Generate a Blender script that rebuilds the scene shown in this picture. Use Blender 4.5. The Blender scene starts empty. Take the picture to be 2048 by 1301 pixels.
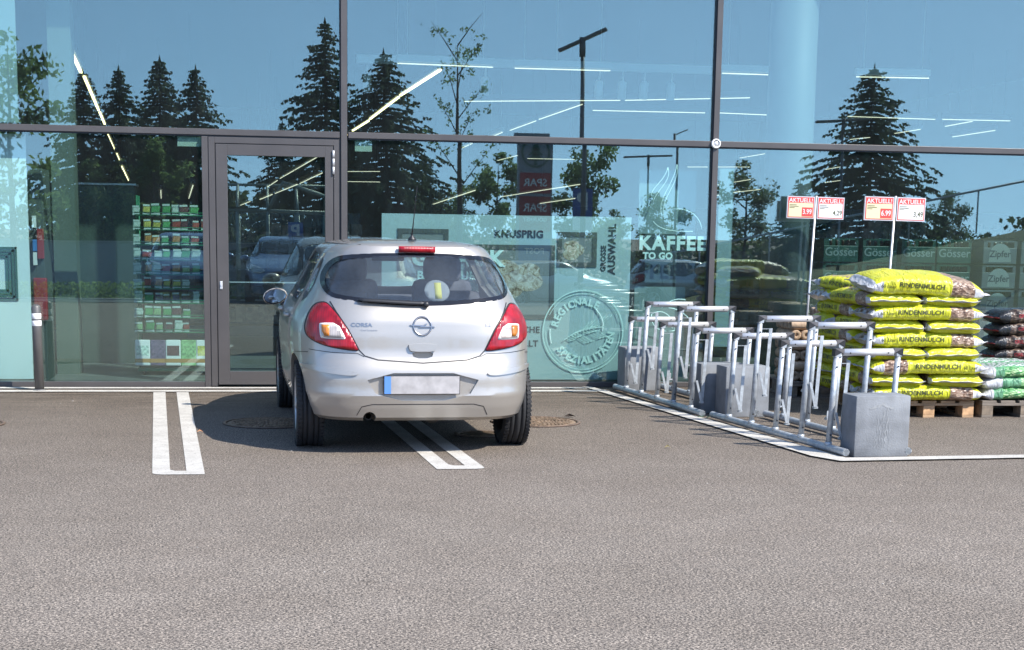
import bpy, bmesh, math, random
from mathutils import Vector, Matrix
S = bpy.context.scene
COL = S.collection
random.seed(7)
# ------------------------------------------------------------------ camera
cam = bpy.data.cameras.new('camera'); co = bpy.data.objects.new('camera', cam); COL.objects.link(co)
yaw, pitch, roll = 0.1568, 0.16325, 0.015236
F = Vector((math.sin(yaw)*math.cos(pitch), math.cos(yaw)*math.cos(pitch), -math.sin(pitch)))
R0 = Vector((math.cos(yaw), -math.sin(yaw), 0)); U0 = R0.cross(F)
Rv = R0*math.cos(roll)+U0*math.sin(roll); Uv = -R0*math.sin(roll)+U0*math.cos(roll)
m = Matrix((Rv, Uv, -F)).transposed().to_4x4(); m.translation = Vector((0, -15.4506, 1.4888))
co.matrix_world = m
cam.sensor_width = 36; cam.lens = 3200/2048*36
cam.shift_x = 0; cam.shift_y = (993.33-650.5)/2048
cam.clip_start = 0.1; cam.clip_end = 2000
S.camera = co
# ------------------------------------------------------------------ sky and sun
SUN = Vector((0.73, -0.74, 1.0)).normalized()
el = math.asin(SUN.z)
W = bpy.data.worlds.new("World"); S.world = W; W.use_nodes = True
nt = W.node_tree; nt.nodes.clear()
sky = nt.nodes.new('ShaderNodeTexSky'); sky.sky_type = 'NISHITA'; sky.sun_disc = False
sky.sun_elevation = el; sky.sun_rotation = math.atan2(SUN.x, SUN.y)
sky.altitude = 600; sky.air_density = 0.9; sky.dust_density = 0.3; sky.ozone_density = 2.6
bg = nt.nodes.new('ShaderNodeBackground'); bg.inputs[1].default_value = 0.15
wo = nt.nodes.new('ShaderNodeOutputWorld')
# the low sky is as deep a blue as the sky a little higher up
tcw = nt.nodes.new('ShaderNodeTexCoord'); mpw = nt.nodes.new('ShaderNodeMapping'); mpw.inputs['Scale'].default_value = (1, 1, .84); mpw.inputs['Location'].default_value = (0, 0, .16)
nt.links.new(tcw.outputs['Generated'], mpw.inputs[0]); nt.links.new(mpw.outputs[0], sky.inputs[0])
nt.links.new(sky.outputs[0], bg.inputs[0]); nt.links.new(bg.outputs[0], wo.inputs[0])
sl = bpy.data.lights.new('sun', 'SUN'); sl.energy = 3.2; sl.angle = math.radians(0.53); sl.color = (1.0, 0.955, 0.89)
so = bpy.data.objects.new('sun', sl); COL.objects.link(so); so.location = (20, -20, 30)
so.rotation_euler = SUN.to_track_quat('Z', 'Y').to_euler()
S.view_settings.view_transform = 'Standard'; S.view_settings.look = 'None'
S.view_settings.exposure = 1.3; S.view_settings.gamma = 1.0
S.cycles.max_bounces = 10; S.cycles.transparent_max_bounces = 24
S.cycles.caustics_reflective = False; S.cycles.caustics_refractive = False
S.cycles.sample_clamp_indirect = 6

# ------------------------------------------------------------------ materials
MATS = {}
def mat(name, col, rough=.6, metal=0., var=0., vscale=8., bump=0., bscale=60., spec=.5, coat=0., var2=None, emit=0., stretch=None, coords='Object'):
    """procedural principled material; var = amount of value variation from two noises"""
    if name in MATS: return MATS[name]
    M = bpy.data.materials.new(name); M.use_nodes = True
    t = M.node_tree; b = t.nodes['Principled BSDF']
    b.inputs['Base Color'].default_value = (*col, 1); b.inputs['Roughness'].default_value = rough
    b.inputs['Metallic'].default_value = metal; b.inputs['Specular IOR Level'].default_value = spec
    if coat: b.inputs['Coat Weight'].default_value = coat; b.inputs['Coat Roughness'].default_value = .04
    if emit:
        b.inputs['Emission Color'].default_value = (*col, 1); b.inputs['Emission Strength'].default_value = emit
    if var or bump:
        tc = t.nodes.new('ShaderNodeTexCoord'); src = tc.outputs[coords]
        if stretch:
            mp = t.nodes.new('ShaderNodeMapping'); mp.inputs['Scale'].default_value = stretch
            t.links.new(src, mp.inputs[0]); src = mp.outputs[0]
        if var:
            n = t.nodes.new('ShaderNodeTexNoise'); n.inputs['Scale'].default_value = vscale; n.inputs['Detail'].default_value = 6
            t.links.new(src, n.inputs['Vector'])
            r = t.nodes.new('ShaderNodeValToRGB')
            c2 = var2 or tuple(c*(1-var) for c in col); c1 = tuple(min(1, c*(1+var*.6)) for c in col)
            r.color_ramp.elements[0].position = .35; r.color_ramp.elements[1].position = .65
            r.color_ramp.elements[0].color = (*c2, 1); r.color_ramp.elements[1].color = (*c1, 1)
            t.links.new(n.outputs[0], r.inputs[0]); t.links.new(r.outputs[0], b.inputs['Base Color'])
            mr = t.nodes.new('ShaderNodeMapRange'); mr.inputs[3].default_value = max(0, rough-.08); mr.inputs[4].default_value = min(1, rough+.08)
            t.links.new(n.outputs[0], mr.inputs[0]); t.links.new(mr.outputs[0], b.inputs['Roughness'])
        if bump:
            n2 = t.nodes.new('ShaderNodeTexNoise'); n2.inputs['Scale'].default_value = bscale; n2.inputs['Detail'].default_value = 4
            t.links.new(src, n2.inputs['Vector'])
            bp = t.nodes.new('ShaderNodeBump'); bp.inputs['Strength'].default_value = bump; bp.inputs['Distance'].default_value = .01
            t.links.new(n2.outputs[0], bp.inputs['Height']); t.links.new(bp.outputs[0], b.inputs['Normal'])
    MATS[name] = M
    return M

def glassmat(name, tint, refl, rcol=(1, 1, 1), rough=0.0, wave=0., dust=0.):
    if name in MATS: return MATS[name]
    M = bpy.data.materials.new(name); M.use_nodes = True; t = M.node_tree; t.nodes.clear()
    o = t.nodes.new('ShaderNodeOutputMaterial'); mx = t.nodes.new('ShaderNodeMixShader')
    tr = t.nodes.new('ShaderNodeBsdfTransparent'); tr.inputs[0].default_value = (*tint, 1)
    g = t.nodes.new('ShaderNodeBsdfGlossy'); g.inputs[0].default_value = (*rcol, 1); g.inputs[1].default_value = rough
    lw = t.nodes.new('ShaderNodeLayerWeight'); lw.inputs[0].default_value = .5
    pw = t.nodes.new('ShaderNodeMath'); pw.operation = 'POWER'; pw.inputs[1].default_value = 4.5
    mr = t.nodes.new('ShaderNodeMapRange'); mr.inputs[3].default_value = refl; mr.inputs[4].default_value = 1
    t.links.new(lw.outputs['Facing'], pw.inputs[0]); t.links.new(pw.outputs[0], mr.inputs[0])
    t.links.new(mr.outputs[0], mx.inputs[0]); t.links.new(tr.outputs[0], mx.inputs[1]); t.links.new(g.outputs[0], mx.inputs[2])
    t.links.new(mx.outputs[0], o.inputs[0])
    if dust:   # thin film of dust on the pane, put in to haze and lift the darks
        df = t.nodes.new('ShaderNodeBsdfDiffuse'); df.inputs[0].default_value = (.75, .8, .85, 1); m2 = t.nodes.new('ShaderNodeMixShader')
        tcd = t.nodes.new('ShaderNodeTexCoord'); mpd = t.nodes.new('ShaderNodeMapping'); mpd.inputs['Scale'].default_value = (3, 3, .7); nd = t.nodes.new('ShaderNodeTexNoise'); nd.inputs['Scale'].default_value = 1.5; nd.inputs['Detail'].default_value = 7
        md = t.nodes.new('ShaderNodeMapRange'); md.inputs[1].default_value = .3; md.inputs[2].default_value = .8; md.inputs[3].default_value = dust*.5; md.inputs[4].default_value = dust*1.6
        t.links.new(tcd.outputs['Object'], mpd.inputs[0]); t.links.new(mpd.outputs[0], nd.inputs[0]); t.links.new(nd.outputs[0], md.inputs[0]); t.links.new(md.outputs[0], m2.inputs[0])
        t.links.new(mx.outputs[0], m2.inputs[1]); t.links.new(df.outputs[0], m2.inputs[2]); t.links.new(m2.outputs[0], o.inputs[0])
    if wave:
        tc = t.nodes.new('ShaderNodeTexCoord'); n = t.nodes.new('ShaderNodeTexNoise'); n.inputs['Scale'].default_value = .9; n.inputs['Detail'].default_value = 1
        bp = t.nodes.new('ShaderNodeBump'); bp.inputs['Strength'].default_value = wave; bp.inputs['Distance'].default_value = .02
        t.links.new(tc.outputs['Object'], n.inputs['Vector']); t.links.new(n.outputs[0], bp.inputs['Height']); t.links.new(bp.outputs[0], g.inputs['Normal'])
    MATS[name] = M
    return M

# ------------------------------------------------------------------ mesh helpers
def thing(name, label, cat, loc=(0, 0, 0), rz=0., group=None, kind=None):
    o = bpy.data.objects.new(name, None); COL.objects.link(o); o.empty_display_size = .1
    o.location = loc; o.rotation_euler = (0, 0, rz); tag(o, label, cat, group, kind); return o
def tag(o, label=None, cat=None, group=None, kind=None):
    if label: o['label'] = label
    if cat: o['category'] = cat
    if group: o['group'] = group
    if kind: o['kind'] = kind
    return o
def obj(name, bm, mats, parent=None, smooth=False, loc=None, rz=None, rot=None, autosmooth=None):
    me = bpy.data.meshes.new(name)
    if autosmooth is not None:
        for e in bm.edges:
            if len(e.link_faces) == 2 and e.calc_face_angle(0) > autosmooth: e.smooth = False
        smooth = True
    if smooth:
        for f in bm.faces: f.smooth = True
    bm.to_mesh(me); bm.free()
    for mm in (mats if isinstance(mats, (list, tuple)) else [mats]): me.materials.append(mm)
    o = bpy.data.objects.new(name, me); COL.objects.link(o)
    if parent: o.parent = parent
    if loc: o.location = loc
    if rz is not None: o.rotation_euler = (0, 0, rz)
    if rot is not None: o.rotation_euler = rot
    return o
def dup(root, loc=None, rz=None, label=None, group=None, parent=None, cat=None):
    c = root.copy(); COL.objects.link(c)
    if parent is not None: c.parent = parent
    if loc is not None: c.location = loc
    if rz is not None: c.rotation_euler = (0, 0, rz)
    if label: c['label'] = label
    if group: c['group'] = group
    if cat: c['category'] = cat
    for ch in root.children: dup(ch, parent=c)
    return c
def BM(): return bmesh.new()
def box(bm, x0, x1, y0, y1, z0, z1, mi=0, bev=0., M=None):
    vs = [bm.verts.new((x, y, z)) for x in (x0, x1) for y in (y0, y1) for z in (z0, z1)]
    fs = [bm.faces.new([vs[i] for i in q]) for q in ((0, 1, 3, 2), (4, 6, 7, 5), (0, 4, 5, 1), (2, 3, 7, 6), (0, 2, 6, 4), (1, 5, 7, 3))]
    for f in fs: f.material_index = mi
    if bev:
        es = list({e for f in fs for e in f.edges})
        r = bmesh.ops.bevel(bm, geom=es, offset=bev, segments=2, affect='EDGES', profile=.5)
        for f in r['faces']: f.material_index = mi
        vs = list({v for f in r['faces'] for v in f.verts} | {v for v in vs if v.is_valid})
    if M is not None:
        bmesh.ops.transform(bm, matrix=M, verts=[v for v in vs if v.is_valid])
    return vs
def tube(bm, pts, r, seg=12, cap=True, mi=0, radii=None):
    pts = [Vector(p) for p in pts]; rings = []
    up = Vector((0, 0, 1)) if abs((pts[1]-pts[0]).normalized().z) < .9 else Vector((1, 0, 0))
    for i, p in enumerate(pts):
        d = (pts[min(i+1, len(pts)-1)]-pts[max(i-1, 0)]).normalized()
        a = d.cross(up)
        if a.length < 1e-5: a = d.orthogonal()
        a.normalize(); b = a.cross(d).normalized(); rr = radii[i] if radii else r
        rings.append([bm.verts.new(p+(a*math.cos(t)+b*math.sin(t))*rr) for t in [2*math.pi*k/seg for k in range(seg)]])
    for A, B in zip(rings, rings[1:]):
        for k in range(seg):
            f = bm.faces.new((A[k], A[(k+1) % seg], B[(k+1) % seg], B[k])); f.material_index = mi; f.smooth = True
    if cap:
        f = bm.faces.new(rings[0][::-1]); f.material_index = mi
        f = bm.faces.new(rings[-1]); f.material_index = mi
    return rings
def lathe(bm, prof, axis='Z', seg=32, c=(0, 0, 0), mi=0, close=False, mis=None):
    c = Vector(c); rings = []
    for (r, h) in prof:
        ring = []
        for k in range(seg):
            t = 2*math.pi*k/seg; x, y = r*math.cos(t), r*math.sin(t)
            p = {'Z': (x, y, h), 'X': (h, x, y), 'Y': (x, h, y)}[axis]
            ring.append(bm.verts.new(c+Vector(p)))
        rings.append(ring)
    pr = list(zip(rings, rings[1:]))
    if close: pr.append((rings[-1], rings[0]))
    for i, (A, B) in enumerate(pr):
        for k in range(seg):
            f = bm.faces.new((A[k], A[(k+1) % seg], B[(k+1) % seg], B[k])); f.smooth = True
            f.material_index = mis[i] if mis else mi
    if not close:
        for ring in (rings[0], rings[-1]):
            try: f = bm.faces.new(ring); f.material_index = mi
            except Exception: pass
    return rings
def poly(bm, pts, mi=0):
    f = bm.faces.new([bm.verts.new(p) for p in pts]); f.material_index = mi; return f
def prism(bm, pts, d, mi=0):
    """closed prism: polygon pts (3D) extruded by vector d"""
    d = Vector(d); a = [bm.verts.new(p) for p in pts]; b = [bm.verts.new(Vector(p)+d) for p in pts]
    fs = [bm.faces.new(a[::-1]), bm.faces.new(b)]
    n = len(a)
    for i in range(n): fs.append(bm.faces.new((a[i], a[(i+1) % n], b[(i+1) % n], b[i])))
    for f in fs: f.material_index = mi
    return fs
def fixn(bm): bmesh.ops.recalc_face_normals(bm, faces=bm.faces[:])
_txt = {}
def textmesh(s, size=1., bold=0., align='CENTER', sp=1.):
    """2D vertices and faces of a word in the plain font"""
    k = (s, size, bold, align, sp)
    if k in _txt: return _txt[k]
    cu = bpy.data.curves.new('t', 'FONT'); cu.body = s; cu.size = size; cu.offset = bold; cu.align_x = align; cu.align_y = 'CENTER'; cu.space_character = sp
    cu.resolution_u = 3; cu.fill_mode = 'BOTH'
    o = bpy.data.objects.new('t', cu); COL.objects.link(o)
    dg = bpy.context.evaluated_depsgraph_get(); me = bpy.data.meshes.new_from_object(o.evaluated_get(dg))
    vs = [v.co.copy() for v in me.vertices]; fs = [tuple(p.vertices) for p in me.polygons]
    bpy.data.objects.remove(o); bpy.data.curves.remove(cu); bpy.data.meshes.remove(me)
    _txt[k] = (vs, fs); return _txt[k]
def addtext(bm, s, size, fn, mi=0, bold=0., align='CENTER', sp=1.):
    """adds text, fn maps (u,v) -> 3D"""
    vs, fs = textmesh(s, size, bold, align, sp); nv = [bm.verts.new(fn(v.x, v.y)) for v in vs]
    for f in fs:
        try: q = bm.faces.new([nv[i] for i in f]); q.material_index = mi
        except Exception: pass
def lerp(tab, z):
    if z <= tab[0][0]: return tab[0][1]
    for (a, va), (b, vb) in zip(tab, tab[1:]):
        if z <= b: return va+(vb-va)*(z-a)/(b-a)
    return tab[-1][1]

# common materials
M_frame = mat('anodised_frame', (.098, .089, .084), .45, .35, var=.08, vscale=3)
M_gasket = mat('black_gasket', (.012, .014, .018), .5)
M_white = mat('white_paint', (.8, .79, .76), .6)
M_black = mat('black_plastic', (.018, .018, .02), .45, bump=.05)
M_galv = mat('galvanised_steel', (.42, .45, .47), .45, .35, var=.2, vscale=26, bump=.05, bscale=120)
M_alu = mat('brushed_aluminium', (.66, .65, .64), .38, .45, var=.05, vscale=14)
M_conc = mat('cast_concrete', (.22, .23, .24), .8, var=.2, vscale=9, bump=.25, bscale=90)
M_wood = mat('pallet_wood', (.42, .27, .15), .75, var=.35, vscale=5, bump=.3, bscale=60, stretch=(1, 6, 6))
M_woodend = mat('pallet_block_wood', (.55, .33, .17), .8, var=.3, vscale=18, bump=.2, bscale=60)
M_teal = mat('white_window_film', (.70, .80, .78), .6)
M_dark = mat('dark_lettering', (.02, .03, .05), .6)
M_red = mat('signal_red', (.34, .025, .03), .5)
M_lightfilm = mat('pale_mint_lettering', (.80, .95, .90), .5)
# ------------------------------------------------------------------ ground
def ground_z(y):
    if y > -17: return 0.
    if y < -34: return -.75
    t = (-17-y)/17.; return -.75*(3*t*t-2*t*t*t)
def asphalt():
    M = bpy.data.materials.new('asphalt'); M.use_nodes = True; t = M.node_tree; b = t.nodes['Principled BSDF']
    L = t.links.new; N = t.nodes.new
    tc = N('ShaderNodeTexCoord')
    def noise(sc, det=3, rough=.6):
        n = N('ShaderNodeTexNoise'); n.inputs['Scale'].default_value = sc; n.inputs['Detail'].default_value = det; n.inputs['Roughness'].default_value = rough
        L(tc.outputs['Object'], n.inputs['Vector']); return n
    def ramp(src, p0, c0, p1, c1):
        r = N('ShaderNodeValToRGB'); r.color_ramp.elements[0].position = p0; r.color_ramp.elements[1].position = p1
        r.color_ramp.elements[0].color = (*c0, 1); r.color_ramp.elements[1].color = (*c1, 1); L(src, r.inputs[0]); return r
    base0 = ramp(noise(.35, 5).outputs[0], .3, (.210, .181, .149), .7, (.238, .205, .170))
    # the parking bays along the shop are browner and dirtier than the driving lane
    sx = N('ShaderNodeSeparateXYZ'); L(tc.outputs['Object'], sx.inputs[0])
    wn = N('ShaderNodeMath'); wn.operation = 'MULTIPLY_ADD'; wn.inputs[1].default_value = 2.2; L(noise(.9, 4).outputs[0], wn.inputs[0]); L(sx.outputs[1], wn.inputs[2])
    mrr = N('ShaderNodeMapRange'); mrr.inputs[1].default_value = -7.0; mrr.inputs[2].default_value = -.5; L(wn.outputs[0], mrr.inputs[0])
    base = N('ShaderNodeMix'); base.data_type = 'RGBA'; L(mrr.outputs[0], base.inputs[0]); L(base0.outputs[0], base.inputs[6]); base.inputs[7].default_value = (.152, .126, .101, 1)
    def mul(a, bb):
        m_ = N('ShaderNodeMix'); m_.data_type = 'RGBA'; m_.blend_type = 'MULTIPLY'; m_.inputs[0].default_value = 1
        L(a, m_.inputs[6]); L(bb, m_.inputs[7]); return m_.outputs[2]
    g1 = ramp(noise(95, 3, .8).outputs[0], .42, (.22, .22, .23), .59, (1.66, 1.64, 1.62))
    g2 = ramp(noise(170, 2, .7).outputs[0], .35, (.6, .6, .6), .65, (1.35, 1.35, 1.35))
    c = mul(mul(base.outputs[2], g1.outputs[0]), g2.outputs[0])
    v = N('ShaderNodeTexVoronoi'); v.inputs['Scale'].default_value = 95; L(tc.outputs['Object'], v.inputs['Vector'])
    st = ramp(v.outputs['Distance'], .06, (1.7, 1.66, 1.6), .2, (1, 1, 1))
    v2 = N('ShaderNodeTexVoronoi'); v2.inputs['Scale'].default_value = 120; L(tc.outputs['Object'], v2.inputs['Vector']); s2 = N('ShaderNodeSeparateColor'); L(v2.outputs['Color'], s2.inputs[0])
    c = mul(c, ramp(s2.outputs[1], .05, (.62, .62, .62), .95, (1.38, 1.36, 1.33)).outputs[0])
    vc = N('ShaderNodeMix'); vc.data_type = 'RGBA'
    gt = N('ShaderNodeMath'); gt.operation = 'GREATER_THAN'; gt.inputs[1].default_value = .82
    sp = N('ShaderNodeSeparateColor'); L(v.outputs['Color'], sp.inputs[0]); L(sp.outputs[0], gt.inputs[0])
    L(gt.outputs[0], vc.inputs[0]); vc.inputs[6].default_value = (1, 1, 1, 1); L(st.outputs[0], vc.inputs[7])
    c = mul(c, vc.outputs[2])
    # damp-looking wear band along the shop front and broad worn patches
    pn = ramp(noise(1.6, 6, .65).outputs[0], .40, (.93, .92, .91), .6, (1.03, 1.03, 1.03))
    c = mul(c, pn.outputs[0])
    # washed-in dirt along the foot of the glass front
    mpd = N('ShaderNodeMapping'); mpd.inputs['Scale'].default_value = (.9, 7, 1); L(tc.outputs['Object'], mpd.inputs[0])
    dn = N('ShaderNodeTexNoise'); dn.inputs['Scale'].default_value = 1.6; dn.inputs['Detail'].default_value = 6; dn.inputs['Roughness'].default_value = .65; L(mpd.outputs[0], dn.inputs['Vector'])
    dr = ramp(dn.outputs[0], .42, (.62, .58, .54), .58, (1.06, 1.04, 1.0)); dm = N('ShaderNodeMapRange'); dm.inputs[1].default_value = -2.6; dm.inputs[2].default_value = -.9; L(sx.outputs[1], dm.inputs[0])
    dx_ = N('ShaderNodeMix'); dx_.data_type = 'RGBA'; L(dm.outputs[0], dx_.inputs[0]); dx_.inputs[6].default_value = (1, 1, 1, 1); L(dr.outputs[0], dx_.inputs[7]); c = mul(c, dx_.outputs[2])
    # scattered oil drips and darker scuffs
    ov = N('ShaderNodeTexVoronoi'); ov.inputs['Scale'].default_value = 1.1; ov.inputs['Randomness'].default_value = 1.; L(tc.outputs['Object'], ov.inputs['Vector'])
    on = N('ShaderNodeMath'); on.operation = 'MULTIPLY_ADD'; on.inputs[1].default_value = .12; L(noise(14, 4).outputs[0], on.inputs[0]); L(ov.outputs['Distance'], on.inputs[2])
    orp = ramp(on.outputs[0], .085, (.78, .77, .76), .125, (1, 1, 1)); c = mul(c, orp.outputs[0])
    L(c, b.inputs['Base Color']); b.inputs['Roughness'].default_value = .85; b.inputs['Specular IOR Level'].default_value = .35
    bp = N('ShaderNodeBump'); bp.inputs['Strength'].default_value = .38; bp.inputs['Distance'].default_value = .008
    ad = N('ShaderNodeMath'); ad.operation = 'ADD'
    L(noise(120, 3, .7).outputs[0], ad.inputs[0]); L(noise(75, 3, .6).outputs[0], ad.inputs[1])
    L(ad.outputs[0], bp.inputs['Height']); L(bp.outputs[0], b.inputs['Normal'])
    return M
M_asph = asphalt()
bm = BM()
ys = [0, -4, -8, -12, -17]+[-17-1.7*k for k in range(1, 11)]+[-60, -150, -900]
xs = [-900, -100, -30, 0, 30, 100, 900]
ys = [900, 60]+ys
g = [[bm.verts.new((x, y, ground_z(y))) for x in xs] for y in ys]
for a, b_ in zip(g, g[1:]):
    for i in range(len(xs)-1): bm.faces.new((a[i], b_[i], b_[i+1], a[i+1]))
fixn(bm)
tag(obj('ground', bm, M_asph, smooth=True), kind='structure')

def roadpaint():
    M = bpy.data.materials.new('road_paint'); M.use_nodes = True; t = M.node_tree; b = t.nodes['Principled BSDF']; L = t.links.new; N = t.nodes.new
    tc = N('ShaderNodeTexCoord'); b.inputs['Roughness'].default_value = .75
    def nr(sc, p0, p1, c0, c1, det=4):
        n = N('ShaderNodeTexNoise'); n.inputs['Scale'].default_value = sc; n.inputs['Detail'].default_value = det; n.inputs['Roughness'].default_value = .7; L(tc.outputs['Object'], n.inputs['Vector'])
        r = N('ShaderNodeValToRGB'); r.color_ramp.elements[0].position = p0; r.color_ramp.elements[1].position = p1; r.color_ramp.elements[0].color = (*c0, 1); r.color_ramp.elements[1].color = (*c1, 1); L(n.outputs[0], r.inputs[0]); return r.outputs[0], n.outputs[0]
    base, _ = nr(5, .3, .7, (.42, .39, .34), (.60, .57, .51), 6)
    chip, h = nr(70, .355, .42, (0, 0, 0), (1, 1, 1))
    mx = N('ShaderNodeMix'); mx.data_type = 'RGBA'; L(chip, mx.inputs[0]); mx.inputs[6].default_value = (.20, .175, .15, 1); L(base, mx.inputs[7]); L(mx.outputs[2], b.inputs['Base Color'])
    bp = N('ShaderNodeBump'); bp.inputs['Strength'].default_value = .5; bp.inputs['Distance'].default_value = .01; L(h, bp.inputs['Height']); L(bp.outputs[0], b.inputs['Normal'])
    return M
M_mark = roadpaint()
def flat(name, polys, z=.004, m=None):
    bm = BM()
    for p in polys: poly(bm, [(x, y, z) for x, y in p])
    bmesh.ops.recalc_face_normals(bm, faces=bm.faces[:])
    for f in bm.faces:
        if f.normal.z < 0: f.normal_flip()
    o = obj(name, bm, m or M_mark); tag(o, kind='structure'); return o
def umark(xl, yb, rl, rr, sk=.062, y0=-.545, w=.108, W_=.315):
    """U shaped bay marking: outer left edge xl at the facade end, ends at yb"""
    X = lambda x, y: (x+sk*(y0-y), y)
    def arc(cx, cy, r, a0, a1, n=6): return [(cx+r*math.cos(a0+(a1-a0)*k/n), cy+r*math.sin(a0+(a1-a0)*k/n)) for k in range(n+1)]
    PI = math.pi
    out = []
    if rl: o_l = arc(xl+rl, yb+rl*1.3, rl, PI, 1.5*PI)
    else: o_l = [(xl, yb)]
    if rl: o_l = [(x, yb+(y-(yb+.3*rl))*1.) for x, y in o_l]
    o_r = arc(xl+W_-rr, yb+rr, rr, -.5*PI, 0) if rr else [(xl+W_, yb)]
    left = [X(x, y) for x, y in [(xl, y0)]+o_l]
    P = [[X(xl, y0), X(xl, yb+.2), X(xl+w, yb+.2), X(xl+w, y0)], [X(xl+W_-w, y0), X(xl+W_-w, yb+.2), X(xl+W_, yb+.2), X(xl+W_, y0)]]
    cap = [X(xl, yb+.2)]+[X(x, y) for x, y in o_l]+[X(x, y) for x, y in o_r]+[X(xl+W_, yb+.2), X(xl+W_-w, yb+.2)]
    cap += [X(xl+W_-w, yb+.15), X(xl+w+.03, yb+.15), X(xl+w, yb+.2)]
    P.append(cap); return P
flat('parking_marking', umark(-.975, -5.6, .07, 0)+umark(.79, -5.46, 0, .06), .004)
for dx in (-4.2, -6.6, 11., 13.5): flat('parking_marking', umark(dx, -5.5, .06, .06), .004)
# double line along the shop front and the line round the cycle stand
def strip(a, b_, w0, w1=None):
    a = Vector((*a, 0)); b_ = Vector((*b_, 0)); d = (b_-a).normalized(); n = Vector((-d.y, d.x, 0)); w1 = w1 or w0
    return [tuple((a+n*w0/2)[:2]), tuple((b_+n*w1/2)[:2]), tuple((b_-n*w1/2)[:2]), tuple((a-n*w0/2)[:2])]
flat('ground_line', [[(-14, -.38), (3.28, -.38), (3.30, -.535), (-14, -.535)]], .008)
flat('ground_line', [[(-14, -.10), (3.12, -.10), (3.14, -.235), (-14, -.235)]], .008)
flat('ground_line', [[(3.10, -.10), (3.20, -.10), (3.93, -5.13), (3.84, -5.28), (3.72, -5.02), (3.14, -.235)]], .012)
flat('ground_line', [[(3.93, -5.13), (14, -4.45), (14, -4.58), (3.84, -5.28)]], .012)
# markings on the car park behind the camera, seen in the glass
for k in range(9):
    x = -9+k*2.6; yy = -21.
    flat('parking_marking', [[(x, yy), (x+.12, yy), (x+.5, yy-4.6), (x+.38, yy-4.6)]], ground_z(yy-2.3)+.2)
for o in list(COL.objects)[-9:]:
    for v in o.data.vertices: v.co.z = ground_z(v.co.y)+.03
M_kerb = mat('kerb_stone', (.42, .42, .4), .8, var=.15)
# older, darker tarmac of the through road behind the camera, added to lower the reflections
bm = BM(); ysr = [-17.5-1.45*k for k in range(0, 14)]
g = [[bm.verts.new((x, y, ground_z(y)+.006)) for x in (-60, -20, 0, 20, 60)] for y in ysr]
for a, b_ in zip(g, g[1:]):
    for i in range(4): bm.faces.new((a[i], b_[i], b_[i+1], a[i+1]))
fixn(bm)
for f in bm.faces:
    if f.normal.z < 0: f.normal_flip()
tag(obj('road', bm, mat('old_dark_tarmac', (.085, .088, .092), .85, var=.15, vscale=3, bump=.2, bscale=90), smooth=True), kind='structure')
bm = BM(); rs = random.Random(31)
for k in range(130):
    x, y = rs.uniform(-4, 8), rs.uniform(-10.5, -.7); s = rs.uniform(.003, .007); q = [bm.verts.new((x+s*math.cos(a+rs.random()*.5), y+s*math.sin(a+rs.random()*.5), rs.uniform(0, .002))) for a in (0, 1.5, 3.1, 4.6)]; tp = bm.verts.new((x, y, s*.9))
    for i in range(4): bm.faces.new((q[i], q[(i+1) % 4], tp))
fixn(bm); tag(obj('gravel', bm, mat('pale_grit', (.36, .33, .29), .8, var=.3, vscale=5)), kind='stuff')
bm = BM()
for y0, y1 in ((-30.6, -30.4), (-34.2, -34.0)):
    box(bm, -45, 6, y0, y1, ground_z(y0)-.1, ground_z(y0)+.12)
tag(obj('kerb', bm, M_kerb), kind='structure')

# ------------------------------------------------------------------ manholes
M_iron = mat('rusty_cast_iron', (.25, .175, .115), .75, .25, var=.45, vscale=30, bump=.9, bscale=110)
M_ring = mat('manhole_ring_iron', (.16, .11, .08), .7, .3, var=.3, vscale=20)
def manhole(x, y, r, label):
    t = thing('manhole_cover', label, 'manhole cover', (x, y, 0), group='round iron manhole covers in the asphalt')
    bm = BM(); lathe(bm, [(r, .003), (r, .010), (r-.03, .010), (r-.03, .003)], seg=40, close=True); fixn(bm)
    obj('frame', bm, M_ring, t)
    bm = BM(); lathe(bm, [(r-.037, .002), (r-.037, .007), (.001, .007)], seg=40); rr = random.Random(int(x*100))
    for i in range(10):
        for k in range(int(6+i*5)):
            a = 2*math.pi*k/(6+i*5)+i*.3; q = (i+1)/11.*(r-.05)
            px, py = q*math.cos(a), q*math.sin(a); s = .012
            M4 = Matrix.Translation((px, py, 0)) @ Matrix.Rotation(a+rr.uniform(-.3, .3), 4, 'Z')
            box(bm, -s*.7, s*.7, -s, s, .0072, .013, M=M4)
    fixn(bm); obj('lid', bm, M_iron, t)
manhole(.06, -2.95, .36, 'rusty manhole cover in the shade left of the silver car')
manhole(2.16, -2.93, .36, 'sunlit rusty manhole cover right of the silver car, before the cycle stand')
manhole(1.62, -3.72, .20, 'small manhole cover under the silver car beside its right rear wheel')
manhole(-2.23, -2.95, .31, 'manhole cover cut by the left edge of the photo, beyond the bollard')
# litter
bm = BM(); rr = random.Random(3)
for k in range(9):
    x, y = rr.uniform(-.09, .09), rr.uniform(-.05, .05); poly(bm, [(x, y, .01), (x+.04, y+.01, .02+rr.random()*.02), (x+.03, y+.03, .012)])
tag(obj('litter', bm, mat('green_foil', (.05, .3, .2), .3), loc=(3.63, -2.75, 0)), 'crumpled green wrapper lying beside the cycle stand rail', 'litter')
def leaf(x, y, col, label, s=.05):
    bm = BM(); poly(bm, [(-s, 0, .008), (0, -s*.4, .02), (s, 0, .01), (s*.1, s*.45, .022)]); poly(bm, [(-s, 0, .008), (s*.1, s*.45, .022), (s, 0, .01), (0, s*.2, .03)])
    tag(obj('dry_leaf', bm, mat('leaf_%d' % int(col[0]*100), col, .7), loc=(x, y, 0)), label, 'leaf')
leaf(2.18, -1.9, (.6, .35, .2), 'pale dry leaf on the asphalt between the car and the shop front line')
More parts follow.
